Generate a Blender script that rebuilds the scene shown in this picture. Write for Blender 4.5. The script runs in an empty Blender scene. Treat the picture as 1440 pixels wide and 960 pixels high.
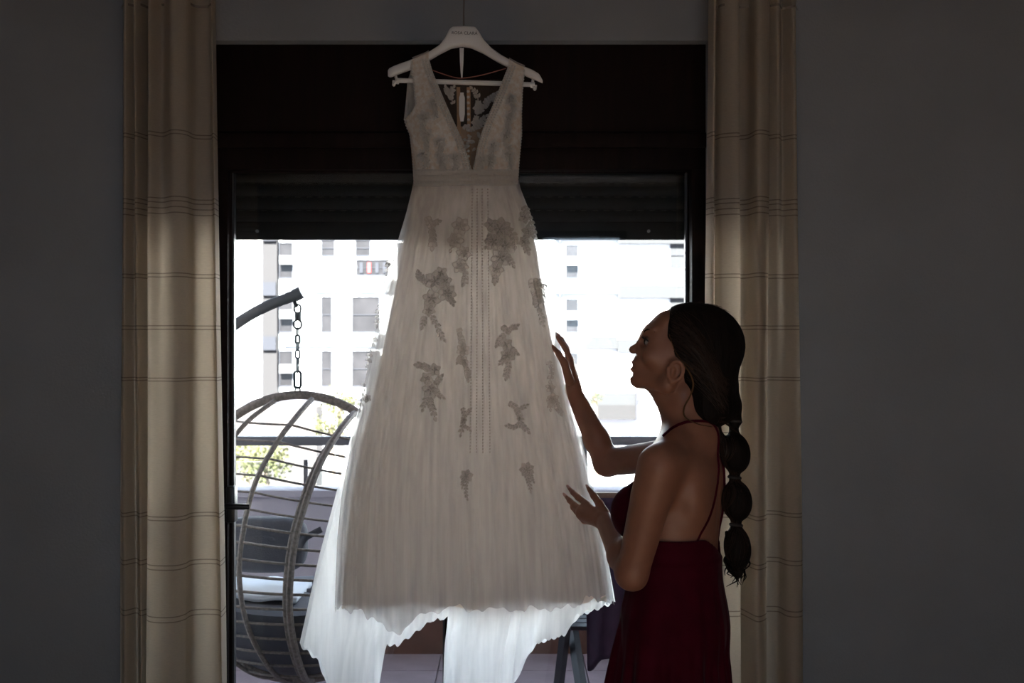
import bpy, bmesh, math, random
import numpy as np
from mathutils import Vector, Matrix
from mathutils.bvhtree import BVHTree

S = bpy.context.scene
COL = S.collection
random.seed(7)

# ------------------------------------------------------------ camera, sky, sun, exposure
CAMY, CAMZ, F = -3.75, 1.48, 1760.0
cam_d = bpy.data.cameras.new('camera')
cam = bpy.data.objects.new('camera', cam_d)
COL.objects.link(cam)
cam.location = (0, CAMY, CAMZ)
cam.rotation_euler = (math.pi / 2, 0, 0)
cam_d.sensor_width = 36.0
cam_d.lens = F / 1440 * 36
cam_d.clip_end = 500
cam_d.dof.use_dof = True
cam_d.dof.focus_distance = 3.2
cam_d.dof.aperture_fstop = 8.0
S.camera = cam

w = bpy.data.worlds.new('sky')
S.world = w
w.use_nodes = True
bg = w.node_tree.nodes['Background']
bg.inputs['Color'].default_value = (0.66, 0.80, 1.0, 1)
bg.inputs['Strength'].default_value = 1.3

sun_d = bpy.data.lights.new('sun', 'SUN')
sun_d.energy = 24.0
sun_d.angle = math.radians(0.53)
sun_d.color = (1.0, 0.97, 0.92)
sun = bpy.data.objects.new('sun', sun_d)
COL.objects.link(sun)
# high sun behind the house: it lights the facade across the street, the balcony lies in shade
sun.rotation_euler = Vector((0.06, 0.76, -0.64)).to_track_quat('-Z', 'Y').to_euler()
sun.location = (-1, -12, 22)

# portal in the added rear fill window (it only guides the sampling of the sky)
for nm, loc, rot, sx, sy in (('fill_window_portal', (0.2, -5.34, 1.5), (math.pi / 2, 0, 0), 2.0, 1.5),
                             ('balcony_door_portal', (-0.155, 0.3, 0.9), (-math.pi / 2, 0, 0), 1.5, 1.85)):
    ad = bpy.data.lights.new(nm, 'AREA')
    ad.shape = 'RECTANGLE'
    ad.size, ad.size_y = sx, sy
    ad.cycles.is_portal = True
    ao = bpy.data.objects.new(nm, ad)
    COL.objects.link(ao)
    ao.location, ao.rotation_euler = loc, rot

S.view_settings.view_transform = 'Standard'
S.view_settings.look = 'None'
S.view_settings.gamma = 1.0
S.view_settings.use_curve_mapping = False
S.view_settings.exposure = 1.68
S.cycles.use_denoising = True
S.cycles.max_bounces = 16
S.cycles.diffuse_bounces = 8
S.cycles.transmission_bounces = 12
S.cycles.transparent_max_bounces = 24
S.cycles.sample_clamp_indirect = 6.0
S.cycles.caustics_reflective = False
S.cycles.caustics_refractive = False


def P(px, py, Y):
    """world point seen at pixel (px, py) that stands at depth Y"""
    d = Y - CAMY
    return Vector(((px - 720) * d / F, Y, CAMZ - (py - 480) * d / F))


# ------------------------------------------------------------ materials
def M(name, col, rough=0.6, metal=0.0, var=0.0, vscale=8.0, bump=0.0, bscale=60.0, transl=0.0, transp=0.0,
      spec=0.5, sheen=0.0, tcol=None, stretch=None, coords='Object', col2=None):
    m = bpy.data.materials.new(name)
    m.use_nodes = True
    nt = m.node_tree
    N, L = nt.nodes, nt.links
    b = N['Principled BSDF']
    out = N['Material Output']
    b.inputs['Roughness'].default_value = rough
    b.inputs['Metallic'].default_value = metal
    b.inputs['Specular IOR Level'].default_value = spec
    if sheen:
        b.inputs['Sheen Weight'].default_value = sheen
        b.inputs['Sheen Roughness'].default_value = 0.35
    b.inputs['Base Color'].default_value = (*col, 1)
    tc = N.new('ShaderNodeTexCoord')
    mp = N.new('ShaderNodeMapping')
    L.new(tc.outputs[coords], mp.inputs['Vector'])
    if stretch:
        mp.inputs['Scale'].default_value = stretch
    csock = None
    if var > 0 or col2:
        nz = N.new('ShaderNodeTexNoise')
        nz.inputs['Scale'].default_value = vscale
        nz.inputs['Detail'].default_value = 6
        L.new(mp.outputs[0], nz.inputs['Vector'])
        cr = N.new('ShaderNodeValToRGB')
        c2 = col2 or tuple(c * (1 + var) for c in col)
        c1 = col if col2 else tuple(c * (1 - var) for c in col)
        cr.color_ramp.elements[0].color = (*c1, 1)
        cr.color_ramp.elements[1].color = (*c2, 1)
        cr.color_ramp.elements[0].position = 0.35
        cr.color_ramp.elements[1].position = 0.65
        L.new(nz.outputs['Fac'], cr.inputs['Fac'])
        L.new(cr.outputs['Color'], b.inputs['Base Color'])
        csock = cr.outputs['Color']
    if bump > 0:
        nb = N.new('ShaderNodeTexNoise')
        nb.inputs['Scale'].default_value = bscale
        nb.inputs['Detail'].default_value = 4
        L.new(mp.outputs[0], nb.inputs['Vector'])
        bp = N.new('ShaderNodeBump')
        bp.inputs['Strength'].default_value = bump
        bp.inputs['Distance'].default_value = 0.01
        L.new(nb.outputs['Fac'], bp.inputs['Height'])
        L.new(bp.outputs['Normal'], b.inputs['Normal'])
    last = b.outputs[0]
    if transl > 0:
        t = N.new('ShaderNodeBsdfTranslucent')
        t.inputs['Color'].default_value = (*(tcol or col), 1)
        mx = N.new('ShaderNodeMixShader')
        mx.inputs['Fac'].default_value = transl
        L.new(last, mx.inputs[1])
        L.new(t.outputs[0], mx.inputs[2])
        last = mx.outputs[0]
    if transp > 0:
        t = N.new('ShaderNodeBsdfTransparent')
        mx = N.new('ShaderNodeMixShader')
        mx.inputs['Fac'].default_value = transp
        mx.name = 'see_through'
        L.new(last, mx.inputs[1])
        L.new(t.outputs[0], mx.inputs[2])
        last = mx.outputs[0]
    L.new(last, out.inputs['Surface'])
    return m


def glass_mat(name, tint=(0.93, 0.96, 0.96)):
    m = bpy.data.materials.new(name)
    m.use_nodes = True
    N, L = m.node_tree.nodes, m.node_tree.links
    N.remove(N['Principled BSDF'])
    t = N.new('ShaderNodeBsdfTransparent')
    t.inputs['Color'].default_value = (*tint, 1)
    g = N.new('ShaderNodeBsdfGlossy')
    g.inputs['Roughness'].default_value = 0.02
    lw = N.new('ShaderNodeLayerWeight')             # Schlick reflectance, the same on both faces of the pane
    lw.inputs['Blend'].default_value = 0.5
    pw = N.new('ShaderNodeMath'); pw.operation = 'POWER'
    pw.inputs[1].default_value = 5.0
    L.new(lw.outputs['Facing'], pw.inputs[0])
    fr = N.new('ShaderNodeMath'); fr.operation = 'MULTIPLY_ADD'
    fr.inputs[1].default_value, fr.inputs[2].default_value = 0.96, 0.04
    L.new(pw.outputs[0], fr.inputs[0])
    mx = N.new('ShaderNodeMixShader')
    L.new(fr.outputs[0], mx.inputs[0])
    L.new(t.outputs[0], mx.inputs[1])
    L.new(g.outputs[0], mx.inputs[2])
    L.new(mx.outputs[0], N['Material Output'].inputs['Surface'])
    return m


# ------------------------------------------------------------ mesh helpers
class MB:
    """collects verts and faces of ONE mesh"""
    def __init__(s):
        s.v, s.f = [], []

    def add(s, v, f):
        n = len(s.v)
        s.v += [tuple(p) for p in v]
        s.f += [tuple(i + n for i in q) for q in f]
        return s

    def box(s, x0, x1, y0, y1, z0, z1, c=0.0):
        """box, edges cut back by c in the xz outline"""
        if c <= 0:
            v = [(x0, y0, z0), (x1, y0, z0), (x1, y1, z0), (x0, y1, z0), (x0, y0, z1), (x1, y0, z1), (x1, y1, z1), (x0, y1, z1)]
            f = [(0, 3, 2, 1), (4, 5, 6, 7), (0, 1, 5, 4), (1, 2, 6, 5), (2, 3, 7, 6), (3, 0, 4, 7)]
            return s.add(v, f)
        bm = bmesh.new()
        bmesh.ops.create_cube(bm, size=1)
        for q in bm.verts:
            q.co = Vector(((x0 + x1) / 2 + q.co.x * (x1 - x0), (y0 + y1) / 2 + q.co.y * (y1 - y0), (z0 + z1) / 2 + q.co.z * (z1 - z0)))
        bmesh.ops.bevel(bm, geom=bm.edges[:], offset=c, segments=2, affect='EDGES', profile=0.5)
        bm.verts.index_update()
        s.add([q.co.copy() for q in bm.verts], [[q.index for q in fc.verts] for fc in bm.faces])
        bm.free()
        return s

    def tube(s, pts, r, n=8, cap=True, closed=False, flat=1.0, side=None):
        pts = [Vector(p) for p in pts]
        m = len(pts)
        rr = r if isinstance(r, (list, tuple, np.ndarray)) else [r] * m
        up = None
        V = []
        for i, p in enumerate(pts):
            if closed:
                t = (pts[(i + 1) % m] - pts[i - 1])
            else:
                t = pts[min(i + 1, m - 1)] - pts[max(i - 1, 0)]
            if t.length < 1e-9:
                t = Vector((0, 0, 1))
            t.normalize()
            if up is None:
                a = side or (Vector((0, 1, 0)) if abs(t.y) < 0.9 else Vector((1, 0, 0)))
                up = (a - t * a.dot(t)).normalized()
            else:
                up = up - t * up.dot(t)
                if up.length < 1e-6:
                    up = t.orthogonal()
                up.normalize()
            b = t.cross(up)
            for k in range(n):
                th = 2 * math.pi * k / n
                V.append(p + (up * math.cos(th) * flat + b * math.sin(th)) * rr[i])
        Fc = []
        for i in range(m if closed else m - 1):
            j = (i + 1) % m
            for k in range(n):
                k2 = (k + 1) % n
                Fc.append((i * n + k, i * n + k2, j * n + k2, j * n + k))
        if cap and not closed:
            Fc.append(tuple(range(n - 1, -1, -1)))
            Fc.append(tuple((m - 1) * n + k for k in range(n)))
        return s.add(V, Fc)

    def grid(s, rows, closed=False, cap=False):
        """rows: list of equal-length lists of points"""
        n = len(rows[0])
        V = [p for r in rows for p in r]
        Fc = []
        for i in range(len(rows) - 1):
            for k in range(n if closed else n - 1):
                k2 = (k + 1) % n
                Fc.append((i * n + k, i * n + k2, (i + 1) * n + k2, (i + 1) * n + k))
        if cap:
            Fc.append(tuple(range(n - 1, -1, -1)))
            Fc.append(tuple((len(rows) - 1) * n + k for k in range(n)))
        return s.add(V, Fc)

    def ell(s, c, r, seg=12, rings=8, rot=None):
        V, c = [], Vector(c)
        for i in range(rings + 1):
            a = math.pi * i / rings
            for k in range(seg):
                b = 2 * math.pi * k / seg
                q = Vector((r[0] * math.sin(a) * math.cos(b), r[1] * math.sin(a) * math.sin(b), r[2] * math.cos(a)))
                V.append(c + (rot @ q if rot else q))
        Fc = []
        for i in range(rings):
            for k in range(seg):
                k2 = (k + 1) % seg
                Fc.append((i * seg + k, (i + 1) * seg + k, (i + 1) * seg + k2, i * seg + k2))
        return s.add(V, Fc)

    def prism(s, poly, y0, y1):
        """outline in (x, z) pushed out from y0 to y1"""
        n = len(poly)
        V = [(x, y0, z) for x, z in poly] + [(x, y1, z) for x, z in poly]
        Fc = [tuple(range(n)), tuple(range(2 * n - 1, n - 1, -1))]
        Fc += [(i, i + n, (i + 1) % n + n, (i + 1) % n) for i in range(n)]
        return s.add(V, Fc)

    def build(s, name, mat, parent=None, smooth=True, **props):
        me = bpy.data.meshes.new(name)
        me.from_pydata(s.v, [], s.f)
        bm = bmesh.new()
        bm.from_mesh(me)
        bmesh.ops.remove_doubles(bm, verts=bm.verts[:], dist=1e-6)
        bmesh.ops.recalc_face_normals(bm, faces=bm.faces[:])
        bm.to_mesh(me)
        bm.free()
        me.materials.append(mat)
        if smooth:
            me.shade_smooth()
            try:
                me.set_sharp_from_angle(angle=math.radians(42))
            except Exception:
                pass
        return link(name, me, parent, **props)


def link(name, me, parent=None, **props):
    o = bpy.data.objects.new(name, me)
    COL.objects.link(o)
    if parent:
        o.parent = parent
        if parent.type == 'EMPTY':
            o.location = -Vector(parent.location)
    for k, v in props.items():
        o[k] = v
    return o


def thing(name, label, cat, loc=(0, 0, 0), group=None):
    o = bpy.data.objects.new(name, None)
    COL.objects.link(o)
    o.location = loc
    o.empty_display_size = 0.1
    return tag(o, label, cat, group)


def tag(o, label, cat, group=None):
    o['label'], o['category'], o['kind'] = label, cat, 'thing'
    if group:
        o['group'] = group
    return o


def lerp(a, b, t):
    return a + (b - a) * t


def tab(table):
    xs, ys = zip(*table)
    return lambda x: float(np.interp(x, xs, ys))


def spline(pts, n):
    """Catmull-Rom through pts, resampled to n points"""
    p = np.array([list(q) for q in pts], float)
    p = np.vstack([2 * p[0] - p[1], p, 2 * p[-1] - p[-2]])
    m = len(p) - 3
    out = []
    for i in range(n):
        t = i / (n - 1) * m
        k = min(int(t), m - 1)
        u = t - k
        a, b, c, d = p[k], p[k + 1], p[k + 2], p[k + 3]
        out.append(0.5 * ((2 * b) + (c - a) * u + (2 * a - 5 * b + 4 * c - d) * u * u + (3 * b - a - 3 * c + d) * u ** 3))
    return out


# colours
WALL = M('grey_plaster', (0.275, 0.282, 0.30), 0.9, var=0.05, vscale=3, bump=0.15, bscale=120)
CEIL = M('white_ceiling', (0.6, 0.6, 0.6), 0.9, bump=0.05)
FLOORM = M('oak_floor', (0.26, 0.175, 0.115), 0.45, var=0.25, vscale=6, stretch=(1, 12, 1))
WOOD = M('dark_brown_frame', (0.010, 0.004, 0.003), 0.75, var=0.25, vscale=5, stretch=(10, 10, 1), bump=0.05, spec=0.15)
GASKET = M('black_gasket', (0.012, 0.012, 0.014), 0.5)
SLATM = M('dark_shutter_slat', (0.006, 0.0055, 0.007), 0.7, spec=0.2)
GLASS = glass_mat('door_glass')
BLACK = M('black_metal', (0.008, 0.008, 0.009), 0.35)
# ------------------------------------------------------------ the room
RX, RB, RZ = 2.7, -5.2, 2.62
X0, X1 = P(297, 0, 0).x, P(996, 0, 0).x          # door opening
ZT = P(0, 57, 0).z
MB().box(-RX, X0, 0, 0.28, 0, RZ).box(X1, RX, 0, 0.28, 0, RZ).box(X0, X1, 0, 0.28, ZT, RZ).build('wall_front', WALL, smooth=False, kind='structure')
MB().box(-RX - 0.2, -RX, RB, 0.28, 0, RZ).build('wall_left', WALL, smooth=False, kind='structure')
MB().box(RX, RX + 0.2, RB, 0.28, 0, RZ).build('wall_right', WALL, smooth=False, kind='structure')
BX0, BX1, BZ0, BZ1 = -0.45, 0.85, 0.85, 2.3  # opening for an unseen rear window, added to bring fill light into the room
MB().box(-RX - 0.2, BX0, RB - 0.2, RB, 0, RZ).box(BX1, RX + 0.2, RB - 0.2, RB, 0, RZ).box(BX0, BX1, RB - 0.2, RB, 0, BZ0).box(BX0, BX1, RB - 0.2, RB, BZ1, RZ).build('wall_back', WALL, smooth=False, kind='structure')
bw = MB().box(BX0, BX0 + 0.05, RB - 0.12, RB - 0.06, BZ0, BZ1).box(BX1 - 0.05, BX1, RB - 0.12, RB - 0.06, BZ0, BZ1).box(BX0, BX1, RB - 0.12, RB - 0.06, BZ0, BZ0 + 0.05).box(BX0, BX1, RB - 0.12, RB - 0.06, BZ1 - 0.05, BZ1).box(0.17, 0.23, RB - 0.12, RB - 0.06, BZ0, BZ1).build('fill_window_1', WOOD, smooth=False, kind='structure')
MB().box(BX0 + 0.05, BX1 - 0.05, RB - 0.10, RB - 0.09, BZ0 + 0.05, BZ1 - 0.05).build('pane', GLASS, bw, smooth=False)
MB().box(-RX - 0.2, RX + 0.2, RB - 0.2, 0.28, RZ, RZ + 0.2).build('ceiling', CEIL, smooth=False, kind='structure')
fl = MB().box(-RX - 0.2, RX + 0.2, RB - 0.2, 0.28, -0.2, -0.012).build('floor', FLOORM, smooth=False, kind='structure')
k = 0
plank_me = None
y = RB
while y < 0.0:
    m_ = MB().box(-RX, RX, y + 0.001, min(y + 0.158, 0.0), -0.012, 0.0)
    m_.build('plank', FLOORM, fl, smooth=False)
    y += 0.16
MB().box(-RX, X0, -0.014, 0, 0, 0.08).build('baseboard_left', WOOD, smooth=False, kind='structure')
MB().box(X1, RX, -0.014, 0, 0, 0.08).build('baseboard_right', WOOD, smooth=False, kind='structure')
# unseen storeys added above to keep the balcony in shade
MB().box(-14, 14, RB - 0.4, 0.28, RZ + 0.2, 14).box(-14, -RX - 0.2, RB - 0.2, 0.28, -9, RZ + 0.2).box(RX + 0.2, 14, RB - 0.2, 0.28, -9, RZ + 0.2).box(-RX - 0.2, RX + 0.2, RB - 0.4, 0.28, -9, -0.25).build('wall_outside', M('house_render', (0.6, 0.57, 0.53), 0.9, var=0.05), smooth=False, kind='structure')

# ------------------------------------------------------------ balcony door with its shutter box
YF = 0.05                                          # room face of the frame


def px_box(mb, a, b, c, d, y0, y1, bev=0.0):
    p, q = P(a, d, y0), P(b, c, y0)
    return mb.box(p.x, q.x, y0, y1, p.z, q.z, bev)


door = bpy.data.objects.new('door_1', None)
COL.objects.link(door)
door['kind'] = 'structure'
px_box(MB(), 296, 997, 56, 186, YF, 0.26, 0.003).build('shutter_box_panel', WOOD, door)
px_box(MB(), 296, 997, 186, 207, YF - 0.012, 0.26, 0.004).build('shutter_box_moulding', WOOD, door)
px_box(MB(), 296, 997, 207, 238, YF, 0.15, 0.004).build('frame_head', WOOD, door)
lz, rz_ = P(0, 238, YF).z, 0.0
for a, b in ((296, 320), (973, 997)):
    mb = MB()
    mb.box(P(a, 0, YF).x, P(b, 0, YF).x, YF, 0.15, 0, lz, 0.003)
    mb.build('frame_jamb', WOOD, door)
MB().box(P(296, 0, YF).x, P(997, 0, YF).x, YF, 0.16, 0.0, 0.04).build('threshold', WOOD, door, smooth=False)
# two sliding leaves
for a, b, yy in ((320, 634, 0.075), (624, 973, 0.11)):
    ax, bx = P(a, 0, yy).x, P(b, 0, yy).x
    top = P(0, 238, yy).z
    leaf = MB()
    sl, sr = (0.013, 0.019) if a < 400 else (0.019, 0.014)
    leaf.box(ax, ax + sl, yy, yy + 0.035, 0.04, top, 0.002).box(bx - sr, bx, yy, yy + 0.035, 0.04, top, 0.002)
    leaf.box(ax, bx, yy, yy + 0.035, 0.04, 0.13, 0.002).box(ax, bx, yy, yy + 0.035, top - 0.01, top, 0.002)
    lf = leaf.build('sliding_leaf', WOOD, door)
    g = MB()
    w_ = 0.006
    g.box(ax + sl, ax + sl + w_, yy + 0.004, yy + 0.031, 0.13, top).box(bx - sr - w_, bx - sr, yy + 0.004, yy + 0.031, 0.13, top)
    g.build('gasket', GASKET, lf, smooth=False)
    MB().box(ax + sl, bx - sr, yy + 0.012, yy + 0.024, 0.13, top - 0.01).build('pane', GLASS, lf, smooth=False)
h = MB()
p = P(320, 712, 0.0)
h.box(p.x - 0.014, p.x + 0.014, 0.035, YF + 0.028, p.z - 0.055, p.z + 0.055, 0.005)
h.tube([(p.x, 0.05, p.z), (p.x, 0.0, p.z)], 0.009, 10)
h.tube([(p.x - 0.012, 0.0, p.z), (p.x + 0.03, -0.003, p.z), (p.x + 0.064, 0.004, p.z - 0.001)], [0.0085, 0.0095, 0.0075], 10)
h.build('door_handle', BLACK, door)

# roller shutter, half let down behind the glass
YS = 0.2
sh = thing('roller_shutter', 'dark roller shutter lowered a quarter of the way outside the balcony door', 'shutter', (0, YS, P(0, 337, YS).z))
sz0, sz1 = P(0, 337, YS).z, P(0, 226, YS).z
sx0, sx1 = P(322, 0, YS).x, P(972, 0, YS).x
pitch = 0.0425
z = sz0
bar = MB().box(sx0, sx1, YS - 0.012, YS + 0.012, z, z + 0.056, 0.003).build('end_bar', SLATM, sh)
for bx_ in (362, 912):
    q = P(bx_, 325, YS - 0.012)
    MB().tube([(q.x, YS - 0.02, q.z), (q.x, YS - 0.011, q.z)], 0.005, 10).build('end_stop', M('steel_stop', (0.35, 0.35, 0.36), 0.4), sh)
z += 0.052
first = None
while z < sz1 + 0.02:
    mb = MB()
    prof = [(-0.004, 0), (-0.010, 0.006), (-0.013, 0.02), (-0.010, 0.034), (-0.005, 0.041), (-0.003, 0.047), (0.003, 0.047), (0.006, 0.02), (0.004, 0)]
    rows = [[(x, YS + a, b) for a, b in prof] for x in (sx0, sx1)]
    mb.grid(rows, closed=True, cap=True)
    if first is None:
        first = mb.build('slat', SLATM, sh)
        # pale bars paint the light glinting in the slots of a slat
        me = first.data
        o = first
    else:
        o = first.copy()
        COL.objects.link(o)
    o.location.z = -sh.location.z + z
    sm = MB()
    x = sx0 + 0.03
    while x < sx1 - 0.03:
        sm.box(x, x + 0.018, YS - 0.0062, YS - 0.003, z + 0.0385, z + 0.0400)
        x += 0.036
    so = sm.build('slot_glint_row', M('slot_glint', (0.16, 0.15, 0.15), 0.4), sh, smooth=False)
    z += pitch
MB().box(sx0 - 0.03, sx0 + 0.001, YS - 0.02, YS + 0.02, 0.0, sz1 + 0.05).build('guide_rail', SLATM, sh, smooth=False)
MB().box(sx1 - 0.001, sx1 + 0.03, YS - 0.02, YS + 0.02, 0.0, sz1 + 0.05).build('guide_rail', SLATM, sh, smooth=False)

# ------------------------------------------------------------ curtains on their rod
rodz, rody = 2.555, -0.20
rod = thing('curtain_rod', 'dark metal curtain rod above the balcony door', 'curtain rod', (-0.155, rody, rodz))
MB().tube([(-1.5, rody, rodz), (1.25, rody, rodz)], 0.012, 12).build('rod', BLACK, rod)
for x in (-1.5, 1.25):
    MB().ell((x, rody, rodz), (0.025, 0.025, 0.025)).build('finial', BLACK, rod)
for x in (-1.4, -0.16, 1.15):
    MB().box(x - 0.012, x + 0.012, rody - 0.004, 0.0, rodz - 0.004, rodz + 0.004).box(x - 0.02, x + 0.02, -0.006, 0.0, rodz - 0.025, rodz + 0.025).build('bracket', BLACK, rod, smooth=False)


def linen(name):
    m = M(name, (0.74, 0.67, 0.58), 0.95, var=0.06, vscale=90, stretch=(1, 1, 14), bump=0.25, bscale=260, transl=0.68, tcol=(0.92, 0.87, 0.80), spec=0.1)
    N, L = m.node_tree.nodes, m.node_tree.links
    tc = N.new('ShaderNodeTexCoord')
    sp = N.new('ShaderNodeSeparateXYZ')
    L.new(tc.outputs['Object'], sp.inputs[0])
    acc = None
    rows = [187, 192, 279, 285, 293, 301, 385, 390, 458, 463, 531, 535, 723, 728, 790, 796, 861, 868]
    for y in rows:
        z = CAMZ - (y - 480) / 498.0
        a = N.new('ShaderNodeMath'); a.operation = 'COMPARE'
        a.inputs[1].default_value = z
        a.inputs[2].default_value = 0.0016
        L.new(sp.outputs['Z'], a.inputs[0])
        if acc is None:
            acc = a.outputs[0]
        else:
            s = N.new('ShaderNodeMath'); s.operation = 'ADD'
            L.new(acc, s.inputs[0]); L.new(a.outputs[0], s.inputs[1])
            acc = s.outputs[0]
    br = [n for n in N if n.type == 'VALTORGB'][0]
    mix = N.new('ShaderNodeMix'); mix.data_type = 'RGBA'
    L.new(acc, mix.inputs[0])
    L.new(br.outputs['Color'], mix.inputs[6])
    mix.inputs[7].default_value = (0.42, 0.36, 0.30, 1)
    L.new(mix.outputs[2], N['Principled BSDF'].inputs['Base Color'])
    tr = [n for n in N if n.type == 'BSDF_TRANSLUCENT'][0]
    L.new(mix.outputs[2], tr.inputs['Color'])
    return m


LINEN = linen('striped_linen')


def curtain(label, top, bot, ph):
    n, rows = 150, 70
    zt, zb = 2.53, 0.02
    A, B = spline(top, n), spline(bot, n)
    G = []
    for i in range(rows + 1):
        t = i / rows
        z = lerp(zt, zb, t)
        e = min(1, t * 1.25)
        e = e * e * (3 - 2 * e) * 0.35 + e * 0.65
        pin = min(1, t / 0.03)
        row = []
        for k in range(n):
            px, Y = lerp(A[k], B[k], e)
            Y = lerp(-0.20, Y, 0.35 + 0.65 * pin)
            Y += 0.004 * math.sin(k * 0.33 + 5 * t + ph) * t
            px += 1.2 * math.sin(9 * t + k * 0.05 + ph) * t
            # sag of the woven stripes comes from the fold depth
            d = Y - CAMY
            row.append(((px - 720) * (-0.2 - CAMY) / F, Y, z))
        G.append(row)
    cx = sum(p[0] for p in G[0]) / n
    t = thing('curtain', label, 'curtain', (cx, -0.2, 0.02), 'linen curtains at the balcony door')
    o = MB().grid(G).build('panel', LINEN, t)
    md = o.modifiers.new('thickness', 'SOLIDIFY'); md.thickness = 0.0012
    # gathered heading above the tape
    hd = MB()
    for i in range(0, n - 8, 12):
        x = G[0][i + 4][0]
        hd.box(x - 0.012, x + 0.012, rody - 0.02, rody - 0.016, 2.51, rodz + 0.02).box(x - 0.012, x + 0.012, rody + 0.016, rody + 0.02, 2.51, rodz + 0.02).box(x - 0.012, x + 0.012, rody - 0.02, rody + 0.02, rodz + 0.016, rodz + 0.02)
    hd.build('tab_loops', LINEN, t, smooth=False)
    tp = MB().grid([[(p[0], p[1] - 0.003, zz) for p in r] for zz, r in ((2.437, G[1]), (2.43, G[1]))])
    tp.build('heading_seam', M('seam', (0.3, 0.26, 0.22), 0.9), t)
    return t


curtain('beige linen curtain hanging at the door handle side, beside the egg chair',
        [(166, -.15), (178, -.22), (187, -.19), (195, -.24), (207, -.15), (216, -.25), (230, -.20), (250, -.27), (268, -.25), (273, -.18), (290, -.175), (295, -.20), (299, -.21), (297, -.15)],
        [(158, -.13), (172, -.19), (184, -.15), (196, -.19), (206, -.14), (212, -.24), (236, -.29), (258, -.27), (266, -.24), (270, -.185), (302, -.175), (308, -.19), (312, -.20), (310, -.13)], 0.0)
curtain('beige linen curtain hanging behind the woman in the burgundy gown',
        [(997, -.20), (1003, -.24), (1010, -.16), (1016, -.20), (1036, -.22), (1040, -.17), (1054, -.18), (1060, -.26), (1078, -.24), (1081, -.18), (1094, -.21), (1104, -.14), (1118, -.18), (1127, -.12)],
        [(988, -.18), (996, -.22), (1003, -.16), (1012, -.19), (1040, -.20), (1044, -.16), (1050, -.20), (1060, -.27), (1074, -.22), (1080, -.14), (1100, -.13), (1108, -.20), (1128, -.20), (1136, -.12)], 2.0)
# ------------------------------------------------------------ balcony
TILE = M('balcony_tile', (0.25, 0.20, 0.225), 0.55, var=0.10, vscale=7)
PARA = M('parapet_render', (0.42, 0.39, 0.44), 0.85, var=0.05, vscale=5, bump=0.1)
TERRA = M('terracotta_skirting', (0.095, 0.04, 0.026), 0.6, var=0.15)
GREYM = M('grey_rail_paint', (0.11, 0.105, 0.115), 0.45)
YP = 2.2
bf = MB().box(-3.0, 3.0, 0.28, YP + 0.15, -0.25, -0.012).build('floor_balcony', TILE, smooth=False, kind='structure')
tile = None
x = -3.0
i = 0
for a in range(18):
    for b in range(6):
        x, y = -3.0 + a / 3, 0.28 + b * 0.32
        if tile is None:
            tile = MB().box(0.003, 1 / 3 - 0.003, 0.003, 0.317, -0.012, 0.0).build('tile', TILE, bf, smooth=False)
            o = tile
        else:
            o = tile.copy(); COL.objects.link(o)
        o.location = (x, y, 0.0004 * ((a * 7 + b * 3) % 4))
MB().box(-3, 3, YP, YP + 0.15, 0.0, 0.74).box(-3, 3, YP - 0.02, YP + 0.17, 0.74, 0.775, 0.004).build('wall_parapet', PARA, smooth=False, kind='structure')
MB().box(-3, 3, YP - 0.02, YP, 0.0, 0.19).build('baseboard_balcony', TERRA, smooth=False, kind='structure')
MB().box(-3.2, 3.2, 0.28, YP + 0.3, 2.75, 2.95).build('shade_ceiling_balcony', PARA, smooth=False, kind='structure')  # unseen slab, added to cut the sky light on the balcony
ra = thing('balcony_railing', 'grey steel handrail with low glass screens along the balcony parapet', 'railing', (0, YP + 0.07, 0.775))
hz = P(0, 621, YP).z
MB().box(-3, 3, YP + 0.04, YP + 0.1, hz - 0.022, hz + 0.022, 0.006).build('handrail', GREYM, ra)
ptop = P(0, 648, YP).z
posts = [P(427, 0, YP).x + d for d in (-1.3, 0, 1.3, 2.6)]
for x in posts:
    MB().box(x - 0.011, x + 0.011, YP + 0.055, YP + 0.085, 0.775, ptop, 0.003).build('post', GREYM, ra)
for a, b in zip(posts[:-1], posts[1:]):
    MB().box(a + 0.02, b - 0.02, YP + 0.066, YP + 0.074, 0.785, ptop - 0.01).build('glass_screen', GLASS, ra, smooth=False)
for x in (-2.98, -1.9, 0.35, 2.98):
    MB().box(x - 0.012, x + 0.012, YP + 0.055, YP + 0.085, 0.775, hz - 0.02).build('post', GREYM, ra, smooth=False)

# ------------------------------------------------------------ hanging egg chair
YE = 0.95
EC = P(420, 755, YE)
ea, eb, ec = 170 / 374.5, 200 / 374.5, 0.40
RATT = M('grey_rattan', (0.22, 0.175, 0.145), 0.6, var=0.3, vscale=90, bump=0.4, bscale=300)
STEEL = M('grey_stand_paint', (0.075, 0.075, 0.08), 0.45)
CUSH = M('grey_cushion_fabric', (0.095, 0.095, 0.11), 0.9, var=0.06, vscale=40, bump=0.25, bscale=200)
egg = thing('hanging_egg_chair', 'grey rattan egg chair hanging by a chain from its curved pole on the balcony', 'chair', (EC.x - 0.55, YE, 0))


def on_egg(px, py, sgn=-1, k=1.0):
    x = (px - 720) * (YE - CAMY) / F
    z = CAMZ - (py - 480) * (YE - CAMY) / F
    u, v = (x - EC.x) / ea, (z - EC.z) / eb
    d = 1 - u * u - v * v
    if d < 0:
        s = 1 / math.sqrt(u * u + v * v)
        u, v, d = u * s, v * s, 0
    return Vector((EC.x + u * ea * k, YE + sgn * ec * k * math.sqrt(d), EC.z + v * eb * k))


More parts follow.
